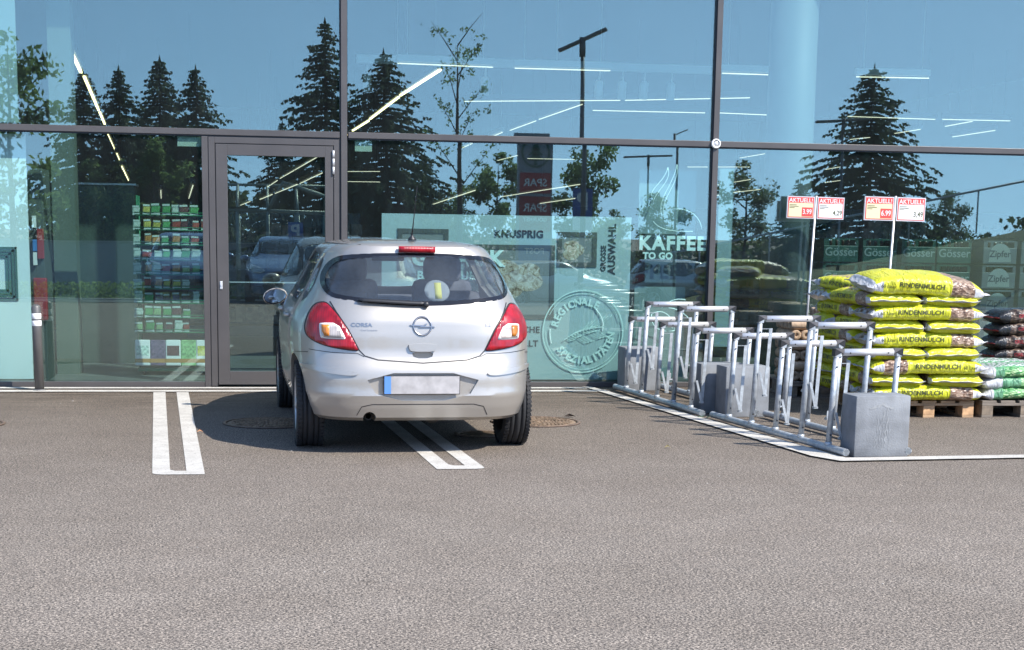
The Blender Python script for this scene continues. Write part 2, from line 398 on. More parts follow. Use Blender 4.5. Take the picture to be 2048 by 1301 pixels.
leaf(2.5, -2.6, (.07, .05, .04), 'dark leaf scrap on the asphalt above the sunlit manhole')
leaf(2.83, -4.55, (.36, .30, .14), 'yellow twig on the asphalt in front of the cycle stand', .025)
leaf(3.93, -4.25, (.7, .68, .62), 'white scrap lying under the near cycle stand')
leaf(-.45, -3.55, (.6, .58, .52), 'tiny pale chip at the tip of the car shadow', .025)

# ------------------------------------------------------------------ shop building
B = thing('shop_building', 'supermarket with a tall dark framed glass front behind the parked car', 'shop', (0, 0, 0))
GL = glassmat('solar_glass', (.86, .975, .965), .19, (.645, .745, .68), wave=.03, dust=.006)
# panes: lower and upper between mullions
MX = [-10.01, -6.41, -2.81, .79, 4.39, 7.99, 11.59, 15.19]
ZT = 2.37
rp = random.Random(8)
def pane(x0, x1, z0, z1):
    cx = (x0+x1)/2; bm = BM(); box(bm, x0-cx, x1-cx, -.006, .006, z0, z1); fixn(bm); o = obj('glass_pane', bm, GL, B, loc=(cx, 0, 0)); o.rotation_euler = (0, 0, rp.uniform(-.0009, .0009))
for a, b_ in zip(MX, MX[1:]):
    pane(a+.02, b_-.02, ZT+.02, 5.2)
    if abs(a+2.81) < .1: pane(a+.02, -.49, .045, ZT-.02)
    else: pane(a+.02, b_-.02, .045, ZT-.02)
for x in MX:
    bm = BM(); box(bm, x-.028, x+.028, -.045, .12, 0, 5.3, bev=.003); fixn(bm); obj('mullion', bm, M_frame, B)
    bm = BM(); box(bm, x-.040, x-.0285, -.03, .02, 0.05, 5.28); box(bm, x+.0285, x+.034, -.02, .02, 0.05, 5.28); fixn(bm); obj('gasket', bm, M_gasket, B)
bm = BM()
for a, b_ in zip(MX, MX[1:]): box(bm, a+.041, b_-.041, -.042, .10, ZT-.028, ZT+.028, bev=.003)
fixn(bm); obj('transom', bm, M_frame, B)
bm = BM()
for a, b_ in zip(MX, MX[1:]): box(bm, a+.041, b_-.041, -.03, .02, ZT-.040, ZT-.0285)
fixn(bm); obj('transom_gasket', bm, M_gasket, B)
bm = BM()
for a, b_ in zip(MX, MX[1:]):
    if abs(a+2.81) < .1: box(bm, a+.041, -.527, -.04, .12, .003, .052, bev=.003)
    elif abs(a-.79) < .01 or 1: box(bm, a+.041, b_-.041, -.04, .12, .003, .052, bev=.003)
fixn(bm); obj('sill', bm, M_frame, B)
# door with its frame
D = bpy.data.objects.new('door', None); COL.objects.link(D); D.parent = B
bm = BM(); box(bm, -.525, -.470, -.045, .12, 0, ZT-.042, bev=.003); fixn(bm); obj('door_post', bm, M_frame, B)
bm = BM()
zt = ZT-.045
box(bm, -.462, -.405, -.040, .1, .01, zt, bev=.002); box(bm, .695, .742, -.040, .1, .01, zt, bev=.002); box(bm, -.4045, .6945, -.040, .1, zt-.055, zt, bev=.002)
fixn(bm); obj('door_frame', bm, M_frame, D)
bm = BM(); x0, x1, z1 = -.397, .687, zt-.063
box(bm, x0, x0+.105, -.046, .05, .03, z1, bev=.002); box(bm, x1-.075, x1, -.046, .05, .03, z1, bev=.002)
box(bm, x0+.1055, x1-.0755, -.046, .05, z1-.10, z1, bev=.002); box(bm, x0+.1055, x1-.0755, -.046, .05, .03, .15, bev=.002)
box(bm, x0, x1, -.052, -.0465, .028, .062)
fixn(bm); obj('door_leaf', bm, M_frame, D)
bm = BM(); box(bm, x0+.09, x1-.06, -.006, .006, .14, z1-.09); fixn(bm); obj('door_glass', bm, GL, D)
bm = BM()
box(bm, -.4695, -.4625, -.035, .1, .01, zt+.003); box(bm, -.4045, -.3975, -.03, .05, .02, zt-.06); box(bm, .6875, .6945, -.03, .05, .02, zt-.06); box(bm, -.397, .687, -.03, .05, z1+.0005, zt-.0555); box(bm, .7425, .7495, -.035, .1, .01, zt+.003)
box(bm, -.46, .74, -.035, .1, zt+.0005, zt+.004)
fixn(bm); obj('door_seal', bm, M_gasket, D)
bm = BM()
for k in range(3): tube(bm, [(.69, -.056, 2.005+k*.075), (.69, -.056, 2.075+k*.075)], .011, 12)
obj('hinge', bm, M_alu, D)
bm = BM(); box(bm, -.375, -.350, -.056, -.0465, .925, 1.0, bev=.004); tube(bm, [(-.3625, -.0565, .965), (-.3625, -.064, .965)], .008, 12); fixn(bm); obj('lock_plate', bm, M_alu, D)
bm = BM(); box(bm, -.29, .61, .012, .03, .985, .995); fixn(bm); obj('push_bar', bm, M_alu, D)
# round fitting on the mullion crossing
t = thing('wall_detector', 'round white fitting on the crossing of two dark frame bars', 'fitting', (4.385, -.046, 2.372))
bm = BM(); lathe(bm, [(.030, -.002), (.047, -.002), (.047, -.02), (.038, -.032), (.030, -.02)], 'Y', 28, close=True); fixn(bm); obj('ring', bm, M_white, t)
bm = BM(); lathe(bm, [(.028, -.002), (.028, -.016), (.018, -.026), (.002, -.03)], 'Y', 24); fixn(bm); obj('lens', bm, M_alu, t)
# roof edge, back walls, ceiling, floor of the shop
M_clad = mat('dark_cladding', (.09, .09, .1), .5, .3, var=.1)
M_iw = mat('inside_wall', (.30, .31, .30), .8); M_ceil = mat('dark_ceiling', (.07, .075, .08), .9)
M_floor = mat('shop_floor_tile', (.20, .20, .19), .35, var=.12, vscale=4)
bm = BM(); box(bm, -14, 19, -.12, 30, 5.21, 6.1); fixn(bm); obj('roof', bm, M_clad, B)
bm = BM(); box(bm, -14, -10.06, -.08, 30, 0, 5.2); box(bm, 15.24, 19, -.08, 30, 0, 5.2); box(bm, -10.0, 15.2, 29.5, 30, 0, 5.2); fixn(bm); obj('wall', bm, M_iw, B)
bm = BM(); box(bm, -10.0, 15.2, .13, 29.4, 4.7, 5.2); fixn(bm); obj('ceiling', bm, M_ceil, B)
bm = BM(); box(bm, -10.0, 15.2, .13, 29.4, .0, .02); fixn(bm); obj('shop_floor', bm, M_floor, B)
# ------------------------------------------------------------------ hatchback car
N_SE = 5.0
RT = [(.17, .16), (.235, .10), (.26, .05), (.33, .02), (.385, .004), (.41, -.004), (.46, .004), (.52, .006), (.575, .016), (.61, .03), (.65, .052), (.70, .066), (.80, .074), (.90, .092), (.965, .12), (1.0, .145), (1.1, .205), (1.2, .28), (1.28, .35), (1.325, .40), (1.345, .405), (1.385, .425), (1.40, .46), (1.415, .56), (1.425, .72), (1.432, 1.0)]
WT = [(.17, .74), (.235, .77), (.26, .79), (.33, .812), (.42, .828), (.5, .83), (.6, .838), (.7, .845), (.8, .842), (.88, .828), (.945, .80), (1.0, .768), (1.1, .718), (1.2, .668), (1.28, .628), (1.34, .592), (1.375, .56), (1.395, .52), (1.41, .45), (1.425, .33), (1.432, .12)]
FT = [(.17, 3.86), (.25, 3.94), (.4, 3.99), (.55, 3.98), (.68, 3.93), (.76, 3.85), (.84, 3.62), (.90, 3.35), (.94, 3.12), (.98, 3.02), (1.05, 2.88), (1.15, 2.70), (1.25, 2.52), (1.34, 2.34), (1.38, 2.22), (1.40, 2.12), (1.415, 1.95), (1.425, 1.75), (1.432, 1.4)]
YM = 1.9
def r_(z): return lerp(RT, z)
def w_(z): return lerp(WT, z)
def f_(z): return lerp(FT, z)
def nn_(z): return 5.2
def y_rear(x, z, off=0.):
    w = w_(z)+off; b = YM-r_(z)+off; n = nn_(z); q = min(.9999, abs(x)/w)
    return YM-b*(1-q**n)**(1/n)
def y_front(x, z, off=0.):
    w = w_(z)+off; b = f_(z)-YM+off; n = 3.4; q = min(.9999, abs(x)/w)
    return YM+b*(1-q**n)**(1/n)
def x_side(y, z, off=0.):
    if y < YM: b = YM-r_(z)+off; n = nn_(z); q = (YM-y)/b
    else: b = f_(z)-YM+off; n = 3.4; q = (y-YM)/b
    q = min(.9999, max(0, q)); return (w_(z)+off)*(1-q**n)**(1/n)
def shell(bm, zs, off=0., seg=144, mi=0):
    rings = []
    for z in zs:
        ring = []
        w, b1, b2 = w_(z)+off, YM-r_(z)+off, f_(z)-YM+off
        for k in range(seg):
            t = 2*math.pi*(k+.5)/seg; c, s = math.cos(t), math.sin(t)
            n = nn_(z) if s < 0 else 3.4
            rr = (abs(c)**n+abs(s)**n)**(-1/n); x = w*c*rr; y = YM+(b1 if s < 0 else b2)*s*rr
            zz = z
            if off == 0. and z > .8: zz = z+.006*max(0, 1-(x/.8)**2)*0
            ring.append(bm.verts.new((x, y, zz)))
        rings.append(ring)
    for A, Bq in zip(rings, rings[1:]):
        for k in range(seg):
            f = bm.faces.new((A[k], A[(k+1) % seg], Bq[(k+1) % seg], Bq[k])); f.material_index = mi; f.smooth = True
    for ring, fl in ((rings[0], True), (rings[-1], False)):
        f = bm.faces.new(ring[::-1] if fl else ring); f.material_index = mi
    return rings
def tmpobj(bm, slots):
    fixn(bm); me = bpy.data.meshes.new('tmp'); bm.to_mesh(me); bm.free()
    for s_ in slots: me.materials.append(s_)
    o = bpy.data.objects.new('tmp', me); COL.objects.link(o); return o
def boolean(o, cutters, op='DIFFERENCE'):
    for c in cutters:
        md = o.modifiers.new('b', 'BOOLEAN'); md.operation = op; md.object = c; md.solver = 'EXACT'
    dg = bpy.context.evaluated_depsgraph_get(); me = bpy.data.meshes.new_from_object(o.evaluated_get(dg))
    o.modifiers.clear(); o.data = me
    for c in cutters:
        d = c.data; bpy.data.objects.remove(c); bpy.data.meshes.remove(d)
    return o
def smoothpoly(pts, it=2):
    for _ in range(it):
        q = []
        for i in range(len(pts)):
            a, b_ = pts[i], pts[(i+1) % len(pts)]
            q += [(a[0]*.75+b_[0]*.25, a[1]*.75+b_[1]*.25), (a[0]*.25+b_[0]*.75, a[1]*.25+b_[1]*.75)]
        pts = q
    return pts
def inset(pts, d):
    n = len(pts); A = sum(pts[i][0]*pts[(i+1) % n][1]-pts[(i+1) % n][0]*pts[i][1] for i in range(n)); s = 1 if A > 0 else -1
    out = []
    for i in range(n):
        p, q, r = pts[i-1], pts[i], pts[(i+1) % n]
        e = Vector((r[0]-p[0], r[1]-p[1])); e.normalize(); nx, ny = -e.y*s, e.x*s
        out.append((q[0]+nx*d, q[1]+ny*d))
    return out
def patch(bm, pts, fn, thick, step=.03, mi=0, mi2=None):
    """curved plate: 2D outline, cut into a grid and mapped by fn(u,v,offset)"""
    t = bmesh.new(); poly(t, [(u, v, 0) for u, v in pts])
    us = [p[0] for p in pts]; vs = [p[1] for p in pts]
    for ax, lo, hi in ((0, min(us), max(us)), (1, min(vs), max(vs))):
        k = int((hi-lo)/step)
        for i in range(1, k+1):
            c = lo+(hi-lo)*i/(k+1); co_ = (c, 0, 0) if ax == 0 else (0, c, 0); no = (1, 0, 0) if ax == 0 else (0, 1, 0)
            bmesh.ops.bisect_plane(t, geom=t.verts[:]+t.edges[:]+t.faces[:], plane_co=co_, plane_no=no)
    t.verts.index_update()
    top = [bm.verts.new(fn(v.co.x, v.co.y, thick)) for v in t.verts]; bot = [bm.verts.new(fn(v.co.x, v.co.y, 0)) for v in t.verts]
    for f in t.faces:
        ids = [v.index for v in f.verts]
        q = bm.faces.new([top[i] for i in ids]); q.material_index = mi; q.smooth = True
        q = bm.faces.new([bot[i] for i in ids[::-1]]); q.material_index = mi if mi2 is None else mi2
    for e in t.edges:
        if len(e.link_faces) == 1:
            i, j = e.verts[0].index, e.verts[1].index
            q = bm.faces.new((top[i], bot[i], bot[j], top[j])); q.material_index = mi if mi2 is None else mi2
    t.free()
def ribbon(bm, outer, inner, fn, h, mi=0):
    A = [bm.verts.new(fn(u, v, h)) for u, v in outer]; Bq = [bm.verts.new(fn(u, v, h)) for u, v in inner]
    n = len(A)
    for i in range(n):
        q = bm.faces.new((A[i], A[(i+1) % n], Bq[(i+1) % n], Bq[i])); q.material_index = mi; q.smooth = True
def seam(bm, pts, fn, wd=.006, h=.0015, mi=0, step=.02):
    P = []
    for a, b_ in zip(pts, pts[1:]):
        n = max(1, int(math.dist(a, b_)/step)); P += [(a[0]+(b_[0]-a[0])*k/n, a[1]+(b_[1]-a[1])*k/n) for k in range(n)]
    P.append(pts[-1]); L_, R_ = [], []
    for i, p in enumerate(P):
        a, b_ = P[max(0, i-1)], P[min(len(P)-1, i+1)]; e = Vector((b_[0]-a[0], b_[1]-a[1]))
        if e.length == 0: e = Vector((1, 0))
        e.normalize(); L_.append(bm.verts.new(fn(p[0]-e.y*wd/2, p[1]+e.x*wd/2, h))); R_.append(bm.verts.new(fn(p[0]+e.y*wd/2, p[1]-e.x*wd/2, h)))
    for i in range(len(P)-1):
        q = bm.faces.new((L_[i], L_[i+1], R_[i+1], R_[i])); q.material_index = mi; q.smooth = True
REAR = lambda x, z, h: (x, y_rear(x, z, h), z)
FRONT = lambda x, z, h: (x, y_front(x, z, h), z)
def SIDE(s): return lambda y, z, h: (s*x_side(y, z, h), y, z)

def carpaint(name, col, rough=.32, metal=.55):
    M = bpy.data.materials.new(name); M.use_nodes = True; t = M.node_tree; b = t.nodes['Principled BSDF']
    b.inputs['Base Color'].default_value = (*col, 1); b.inputs['Metallic'].default_value = metal; b.inputs['Roughness'].default_value = rough
    b.inputs['Coat Weight'].default_value = .8; b.inputs['Coat Roughness'].default_value = .03
    tc = t.nodes.new('ShaderNodeTexCoord'); n = t.nodes.new('ShaderNodeTexNoise'); n.inputs['Scale'].default_value = 900; n.inputs['Detail'].default_value = 1
    n2 = t.nodes.new('ShaderNodeTexNoise'); n2.inputs['Scale'].default_value = 2.2; n2.inputs['Detail'].default_value = 5
    t.links.new(tc.outputs['Object'], n.inputs[0]); t.links.new(tc.outputs['Object'], n2.inputs[0])
    mx = t.nodes.new('ShaderNodeMix'); mx.data_type = 'RGBA'; mx.inputs[6].default_value = (*[c*.9 for c in col], 1); mx.inputs[7].default_value = (*[min(1, c*1.08) for c in col], 1)
    t.links.new(n.outputs[0], mx.inputs[0]); t.links.new(mx.outputs[2], b.inputs['Base Color'])
    # film of dust: roughness changes slowly over the panels
    mr = t.nodes.new('ShaderNodeMapRange'); mr.inputs[3].default_value = rough-.05; mr.inputs[4].default_value = rough+.14
    t.links.new(n2.outputs[0], mr.inputs[0]); t.links.new(mr.outputs[0], b.inputs['Roughness'])
    return M
P_silver = carpaint('silver_car_paint', (.455, .42, .37))
M_tyre = mat('tyre_rubber', (.022, .022, .023), .75, var=.25, vscale=20, bump=.1)
M_rim = mat('wheel_cover_silver', (.5, .51, .53), .35, .7)
M_cg = glassmat('tinted_car_glass', (.87, .90, .90), .035, (1, 1, 1), dust=.022)
M_cgl = glassmat('clear_car_glass', (.93, .96, .95), .04, (1, 1, 1))
M_seat = mat('dark_seat_fabric', (.10, .10, .12), .9, var=.2, vscale=30, bump=.1)
M_chrome = mat('chrome', (.75, .75, .76), .18, 1.)
M_badge = mat('satin_badge_chrome', (.32, .32, .33), .3, .9)
def lens(name, col):
    M = bpy.data.materials.new(name); M.use_nodes = True; t = M.node_tree; b = t.nodes['Principled BSDF']
    b.inputs['Roughness'].default_value = .3; b.inputs['Coat Weight'].default_value = .35; b.inputs['Coat Roughness'].default_value = .08
    tc = t.nodes.new('ShaderNodeTexCoord'); v = t.nodes.new('ShaderNodeTexVoronoi'); v.inputs['Scale'].default_value = 14
    t.links.new(tc.outputs['Object'], v.inputs['Vector'])
    r = t.nodes.new('ShaderNodeValToRGB'); r.color_ramp.elements[0].color = (*[c*1.25 for c in col], 1); r.color_ramp.elements[1].color = (*[c*.55 for c in col], 1); r.color_ramp.elements[1].position = .8
    t.links.new(v.outputs['Distance'], r.inputs[0]); t.links.new(r.outputs[0], b.inputs['Base Color'])
    w = t.nodes.new('ShaderNodeTexWave'); w.inputs['Scale'].default_value = 30; w.bands_direction = 'X'; t.links.new(tc.outputs['Object'], w.inputs['Vector'])
    bp = t.nodes.new('ShaderNodeBump'); bp.inputs['Strength'].default_value = .25; bp.inputs['Distance'].default_value = .004
    t.links.new(w.outputs[0], bp.inputs['Height']); t.links.new(bp.outputs[0], b.inputs['Normal'])
    return M
M_lred = lens('red_lamp_lens', (.38, .005, .014)); M_lwhite = lens('clear_lamp_lens', (.62, .55, .5)); M_lamber = lens('amber_lamp_lens', (.75, .25, .03))

def wheel(car, x, y, s, steer=0.):
    """wheel at (x,y) with its outer side towards s"""
    w = bpy.data.objects.new('wheel', None); COL.objects.link(w); w.parent = car; w.location = (x, y, .298); w.rotation_euler = (0, 0, steer)
    R_, hw = .298, .0925
    bm = BM(); prof = [(.2, -hw+.012), (.235, -hw-.004), (.27, -hw+.002), (.288, -hw+.014)]
    gx = [-.055, -.022, .022, .055]; cur = -hw+.02; mis = []
    prof.append((R_-.001, cur))
    for gxx in gx:
        prof += [(R_, gxx-.005), (R_-.009, gxx-.004), (R_-.009, gxx+.004), (R_, gxx+.005)]
    prof += [(R_-.001, hw-.02), (.288, hw-.014), (.27, hw-.002), (.235, hw+.004), (.2, hw-.012)]
    lathe(bm, prof, 'X', 72, close=True)
    for k in range(60):   # tread block cuts, as small shoulder lugs
        a = 2*math.pi*k/60
        for sx in (-1, 1):
            M4 = Matrix.Rotation(a, 4, 'X') @ Matrix.Translation((sx*(hw-.018), 0, R_-.003)) @ Matrix.Rotation(.25*sx, 4, 'Z')
            box(bm, -.016, .016, -.010, .010, -.004, .0045, M=M4)
    fixn(bm); obj('tyre', bm, M_tyre, w)
    bm = BM(); o_ = s*(hw-.012)
    lathe(bm, [(.205, o_-s*.05), (.205, o_), (.195, o_+s*.006), (.185, o_-s*.004), (.18, o_-s*.03)], 'X', 48)
    lathe(bm, [(.181, o_-s*.03), (.02, o_-s*.035)], 'X', 40, mi=1)
    for k in range(7):
        a = 2*math.pi*k/7
        for da in (-.13, .13):
            p = [(.045, a+da*1.2), (.19, a+da*.55+.0), (.19, a+da*.55+.09*(1 if da > 0 else -1)), (.05, a+da*3)]
            pts = [(o_-s*.004, q[0]*math.cos(q[1]), q[0]*math.sin(q[1])) for q in p]; prism(bm, pts, (-s*.012, 0, 0))
    lathe(bm, [(.052, o_-s*.02), (.05, o_+s*.004), (.03, o_+s*.012), (.001, o_+s*.012)], 'X', 24)
    fixn(bm); obj('rim', bm, [M_rim, M_black], w)
    return w

REARWIN = smoothpoly([(-.655, 1.165), (-.63, 1.065), (-.52, 1.028), (0, .990), (.52, 1.028), (.63, 1.065), (.655, 1.165), (.575, 1.30), (.44, 1.335), (0, 1.345), (-.44, 1.335), (-.575, 1.30)], 2)
LIGHT = [(.615, 1.005), (.64, 1.012), (.685, 1.0), (.722, .955), (.752, .885), (.762, .83), (.748, .785), (.69, .75), (.60, .725), (.425, .703), (.435, .725), (.50, .85), (.565, .945)]
TGSEAM = [(.60, 1.02), (.565, .955), (.49, .84), (.42, .705), (.385, .67), (.30, .645), (0, .625), (-.30, .645), (-.385, .67), (-.42, .705), (-.49, .84), (-.565, .955), (-.60, 1.02)]
WSCREEN = smoothpoly([(-.66, 1.03), (.66, 1.03), (.60, 1.2), (.50, 1.355), (-.50, 1.355), (-.60, 1.2)], 2)
SW1 = smoothpoly([(1.93, .985), (2.88, .975), (2.68, 1.09), (2.33, 1.285), (2.1, 1.335), (1.93, 1.345)], 1)
SW2 = smoothpoly([(.95, .985), (1.85, .985), (1.85, 1.345), (1.5, 1.345), (1.05, 1.315)], 1)
SW3 = smoothpoly([(.63, 1.06), (.87, .99), (.90, 1.30), (.77, 1.26)], 1)
def build_car(paint, label, cat, loc, rz, group=None):
    car = thing('silver_hatchback' if paint is P_silver else 'parked_car', label, cat, loc, rz, group)
    zs = [.235, .245, .26]+[.27+.02*i for i in range(0, 60)]
    zs = sorted(set([round(z, 4) for z in zs if z < 1.30]+[1.31, 1.325, 1.335, 1.345, 1.355, 1.37, 1.385, 1.393, 1.40, 1.407, 1.415, 1.42, 1.425, 1.429, 1.432]))
    bm = BM(); shell(bm, zs); body = tmpobj(bm, [paint, M_black])
    cut = []
    bm = BM(); zi = [.52+.04*i for i in range(20)]+[1.33, 1.36, 1.385]; shell(bm, [z for z in zi if z < 1.39], off=-.045, seg=96, mi=1); cut.append(tmpobj(bm, [paint, M_black]))
    for pts, y0, y1 in ((REARWIN, -.3, 1.1), (WSCREEN, 2.15, 3.6)):
        bm = BM(); prism(bm, [(x, y0, z) for x, z in inset(pts, .004)], (0, y1-y0, 0), 1); cut.append(tmpobj(bm, [paint, M_black]))
    for pts in (SW1, SW2, SW3):
        bm = BM(); prism(bm, [(-1, y, z) for y, z in pts], (2, 0, 0), 1); cut.append(tmpobj(bm, [paint, M_black]))
    for y in (.66, 3.17):
        for s in (-1, 1):
            bm = BM(); lathe(bm, [(.345, s*.58), (.345, s*1.0)], 'X', 48, c=(0, y, .30), mi=1); cut.append(tmpobj(bm, [paint, M_black]))
    # plate recess
    bm = BM(); rc = smoothpoly([(-.40, .560), (.40, .560), (.29, .378), (-.29, .378)], 1); prism(bm, [(x, -.2, z) for x, z in rc], (0, .2+.036, 0), 0); cut.append(tmpobj(bm, [paint, M_black]))
    # exhaust notch
    bm = BM(); lathe(bm, [(.042, -.1), (.042, .5)], 'Y', 24, c=(-.355, 0, .258), mi=1); cut.append(tmpobj(bm, [paint, M_black]))
    # grab handle hollow below the tailgate handle
    bm = BM(); prism(bm, [(x, -.1, z) for x, z in smoothpoly([(-.075, .70), (.075, .70), (.06, .655), (-.06, .655)], 1)], (0, .1+.082, 0), 0); cut.append(tmpobj(bm, [paint, M_black]))
    boolean(body, cut)
    me = body.data
    bm = BM(); bm.from_mesh(me)
    for f in bm.faces: f.smooth = True
    for e in bm.edges:
        if len(e.link_faces) == 2 and e.calc_face_angle(0) > .45: e.smooth = False
    bm.to_mesh(me); bm.free(); body.name = 'body'; me.name = 'body'; body.parent = car
    me.materials.clear(); me.materials.append(paint); me.materials.append(M_black)
    # seams
    bm = BM()
    seam(bm, TGSEAM, REAR, .008)
    for s in (-1, 1):
        seam(bm, [(s*.74, .70), (s*.60, .69), (s*.43, .685), (s*.39, .665)], REAR, .004)
        sd = SIDE(s)
        seam(bm, [(1.89, 1.37), (1.89, .98), (1.89, .34), (2.9, .33), (2.98, .6), (2.93, .97)], sd, .008)
        seam(bm, [(1.89, .31), (1.25, .31), (1.05, .45), (.92, .75), (.90, 1.0), (.93, 1.33)], sd, .008)
        seam(bm, [(.62, .66), (.30, .68)], sd, .005)
    seam(bm, [(-.44, .275), (-.41, .335), (-.34, .352), (.34, .352), (.41, .335), (.44, .275)], REAR, .005)
    obj('panel_seam', bm, M_black, car)
    # rear window with black border
    bm = BM(); patch(bm, inset(REARWIN, .003), lambda x, z, h: REAR(x, z, -.006+h), .004, .06); fixn(bm); gl = obj('rear_window', bm, M_cg, car)
    bm = BM(); ribbon(bm, REARWIN, inset(REARWIN, .028), REAR, .0015); fixn(bm); obj('window_border', bm, mat('black_glass_print', (.01, .01, .012), .12, spec=.6), gl)
    bm = BM()
    patch(bm, [(-.43, 1.034), (-.40, 1.044), (-.2, 1.038), (.04, 1.026), (.04, 1.005), (-.1, 1.006), (-.38, 1.022)], lambda x, z, h: REAR(x, z, .012+h), .02, .05)
    lathe(bm, [(.001, .0), (.018, .0), (.020, .03), (.02, .05), (.001, .05)], 'Y', 20, c=(.03, y_rear(.03, 1.0)-.035, 1.008))
    fixn(bm); obj('rear_wiper', bm, M_black, car)
    bm = BM(); patch(bm, inset(WSCREEN, .003), lambda x, z, h: FRONT(x, z, -.006+h), .004, .07); fixn(bm); obj('windscreen', bm, M_cgl, car)
    for s in (-1, 1):
        for pts, nm in ((SW1, 'side_window'), (SW2, 'side_window'), (SW3, 'side_window')):
            bm = BM(); patch(bm, inset(pts, .003), lambda y, z, h: SIDE(s)(y, z, -.008+h), .004, .09); fixn(bm); w = obj(nm, bm, M_cg, car)
            bm = BM(); ribbon(bm, inset(pts, -.012), inset(pts, .012), SIDE(s), .002); fixn(bm); obj('window_seal', bm, M_black, w)
    # roof channel strips, brake light, aerial
    for s in (-1, 1):
        bm = BM(); pts = []
        for k in range(13):
            y = .5+k*.125; z = 1.392+.004*math.sin(k/12*math.pi); pts.append((s*(x_side(y, 1.392)-.012), y, z-.003))
        tube(bm, pts, .008, 8); obj('roof_strip', bm, M_black, car)
    bm = BM(); patch(bm, [(-.125, 1.388), (.125, 1.388), (.125, 1.348), (-.125, 1.348)], lambda x, z, h: (x, .40-h+.02*abs(x), z), .022, .05); fixn(bm); obj('high_brake_light', bm, M_lred, car)
    bm = BM(); lathe(bm, [(.03, 1.425), (.028, 1.437), (.012, 1.455), (.007, 1.47)], 'Z', 20, c=(0, .66, 0)); tube(bm, [(0, .66, 1.465), (0, .58, 1.56), (0, .40, 1.79)], .003, 8, radii=[.006, .0035, .002]); fixn(bm); obj('aerial', bm, M_black, car)
    # tail lights
    for s in (-1, 1):
        P_ = [(s*x, z) for x, z in LIGHT]; P_ = smoothpoly(P_, 2)
        bm = BM(); patch(bm, P_, lambda x, z, h: REAR(x, z, .002+h), .012, .03); fixn(bm); tl = obj('tail_light', bm, M_lred, car)
        bm = BM(); ribbon(bm, inset(P_, -.007), inset(P_, .001), REAR, .0025); fixn(bm); obj('lamp_gasket', bm, M_black, tl)
        q = [(s*x, z) for x, z in ((.560, .885), (.668, .882), (.678, .870), (.672, .790), (.660, .780), (.520, .778), (.512, .782), (.512, .792))]
        bm = BM(); patch(bm, smoothpoly(q, 1), lambda x, z, h: REAR(x, z, .0142+h), .002, .03); fixn(bm); obj('lamp_surround', bm, M_white, tl)
        qi = inset(smoothpoly(q, 1), .008); xm = s*(.605)
        bm = BM(); patch(bm, qi, lambda x, z, h: REAR(x, z, .0164+h), .002, .03); fixn(bm); obj('reversing_lens', bm, M_lwhite, tl)
        qa = [(s*x, z) for x, z in (((.615, .872), (.662, .870), (.662, .83), (.645, .798), (.615, .798)))]
        bm = BM(); patch(bm, qa, lambda x, z, h: REAR(x, z, .0186+h), .0015, .03); fixn(bm); obj('indicator_lens', bm, M_lamber, tl)
    # badge: ring with a lightning bar
    bm = BM(); cx, cz = 0., .868; yb = y_rear(0, .868)
    rg = []
    for k in range(40):
        t = 2*math.pi*k/40; c_, s_ = math.cos(t), math.sin(t); rg.append([bm.verts.new((cx+c_*(.060+dr), y_rear(0, cz+s_*(.06+dr))-dy, cz+s_*(.060+dr))) for dr, dy in ((-.006, .001), (-.0045, .009), (.0045, .009), (.006, .001))])
    for k in range(40):
        for j in range(3):
            f = bm.faces.new((rg[k][j], rg[(k+1) % 40][j], rg[(k+1) % 40][j+1], rg[k][j+1])); f.smooth = True
    bolt = [(-.082, .874), (-.01, .874), (.022, .888), (.008, .868), (.080, .868), (.082, .860), (-.028, .857), (.0, .868), (-.012, .8665), (-.078, .867)]
    bolt = [(-.082, .876), (.004, .873), (-.028, .857), (.082, .860), (.078, .867), (.006, .866), (.034, .884), (-.078, .869)]
    bolt = [(-.085, .877), (-.006, .8745), (.004, .868), (-.03, .859), (.085, .860), (.072, .866), (.012, .867), (.030, .883), (.018, .884), (.002, .872), (-.07, .870)]
    prism(bm, [(x, y_rear(0, z)-.011, z) for x, z in [(-.085, .876), (.0, .874), (.012, .866), (-.07, .869)]], (0, .008, 0))
    prism(bm, [(x, y_rear(0, z)-.012, z) for x, z in [(-.026, .859), (.085, .861), (.072, .867), (-.012, .866)]], (0, .009, 0))
    prism(bm, [(x, y_rear(0, z)-.012, z) for x, z in [(-.002, .868), (.012, .868), (.034, .884), (.024, .885)]], (0, .009, 0))
    fixn(bm); obj('badge', bm, M_badge, car)
    bm = BM(); addtext(bm, 'CORSA', .036, lambda u, v: (-.405+u*1.2, y_rear(-.405+u*1.2, .872+v)-.003, .872+v), bold=.0006)
    if paint is P_silver: obj('model_lettering', bm, M_badge, car)
    else: bm.free()
    bm = BM(); addtext(bm, 'Cool Sensation', .015, lambda u, v: (-.355+u*1.2, y_rear(-.355+u*1.2, .838+v)-.003, .838+v)); obj('series_lettering', bm, M_badge, car)
    bm = BM(); addtext(bm, '1.2', .036, lambda u, v: (.445+u, y_rear(.445+u, .875+v)-.003, .875+v))
    obj('engine_lettering', bm, M_badge, car)
    # tailgate handle
    bm = BM(); hp = smoothpoly([(-.095, .752), (.095, .752), (.092, .72), (.078, .700), (-.078, .700), (-.092, .72)], 1)
    patch(bm, hp, lambda x, z, h: (x, y_rear(x, z)-h*(1-.0*z), z), .022, .02); fixn(bm); obj('tailgate_handle', bm, paint, car, autosmooth=.6)
    # bumper rub strips and plate
    for s in (-1, 1):
        q = smoothpoly([(s*.43, .567), (s*.44, .545), (s*.52, .543), (s*.79, .575), (s*.80, .605), (s*.60, .592)], 2)
        bm = BM(); patch(bm, q, lambda x, z, h: REAR(x, z, h), .012, .03); fixn(bm); obj('bumper_strip', bm, paint, car, autosmooth=.9)
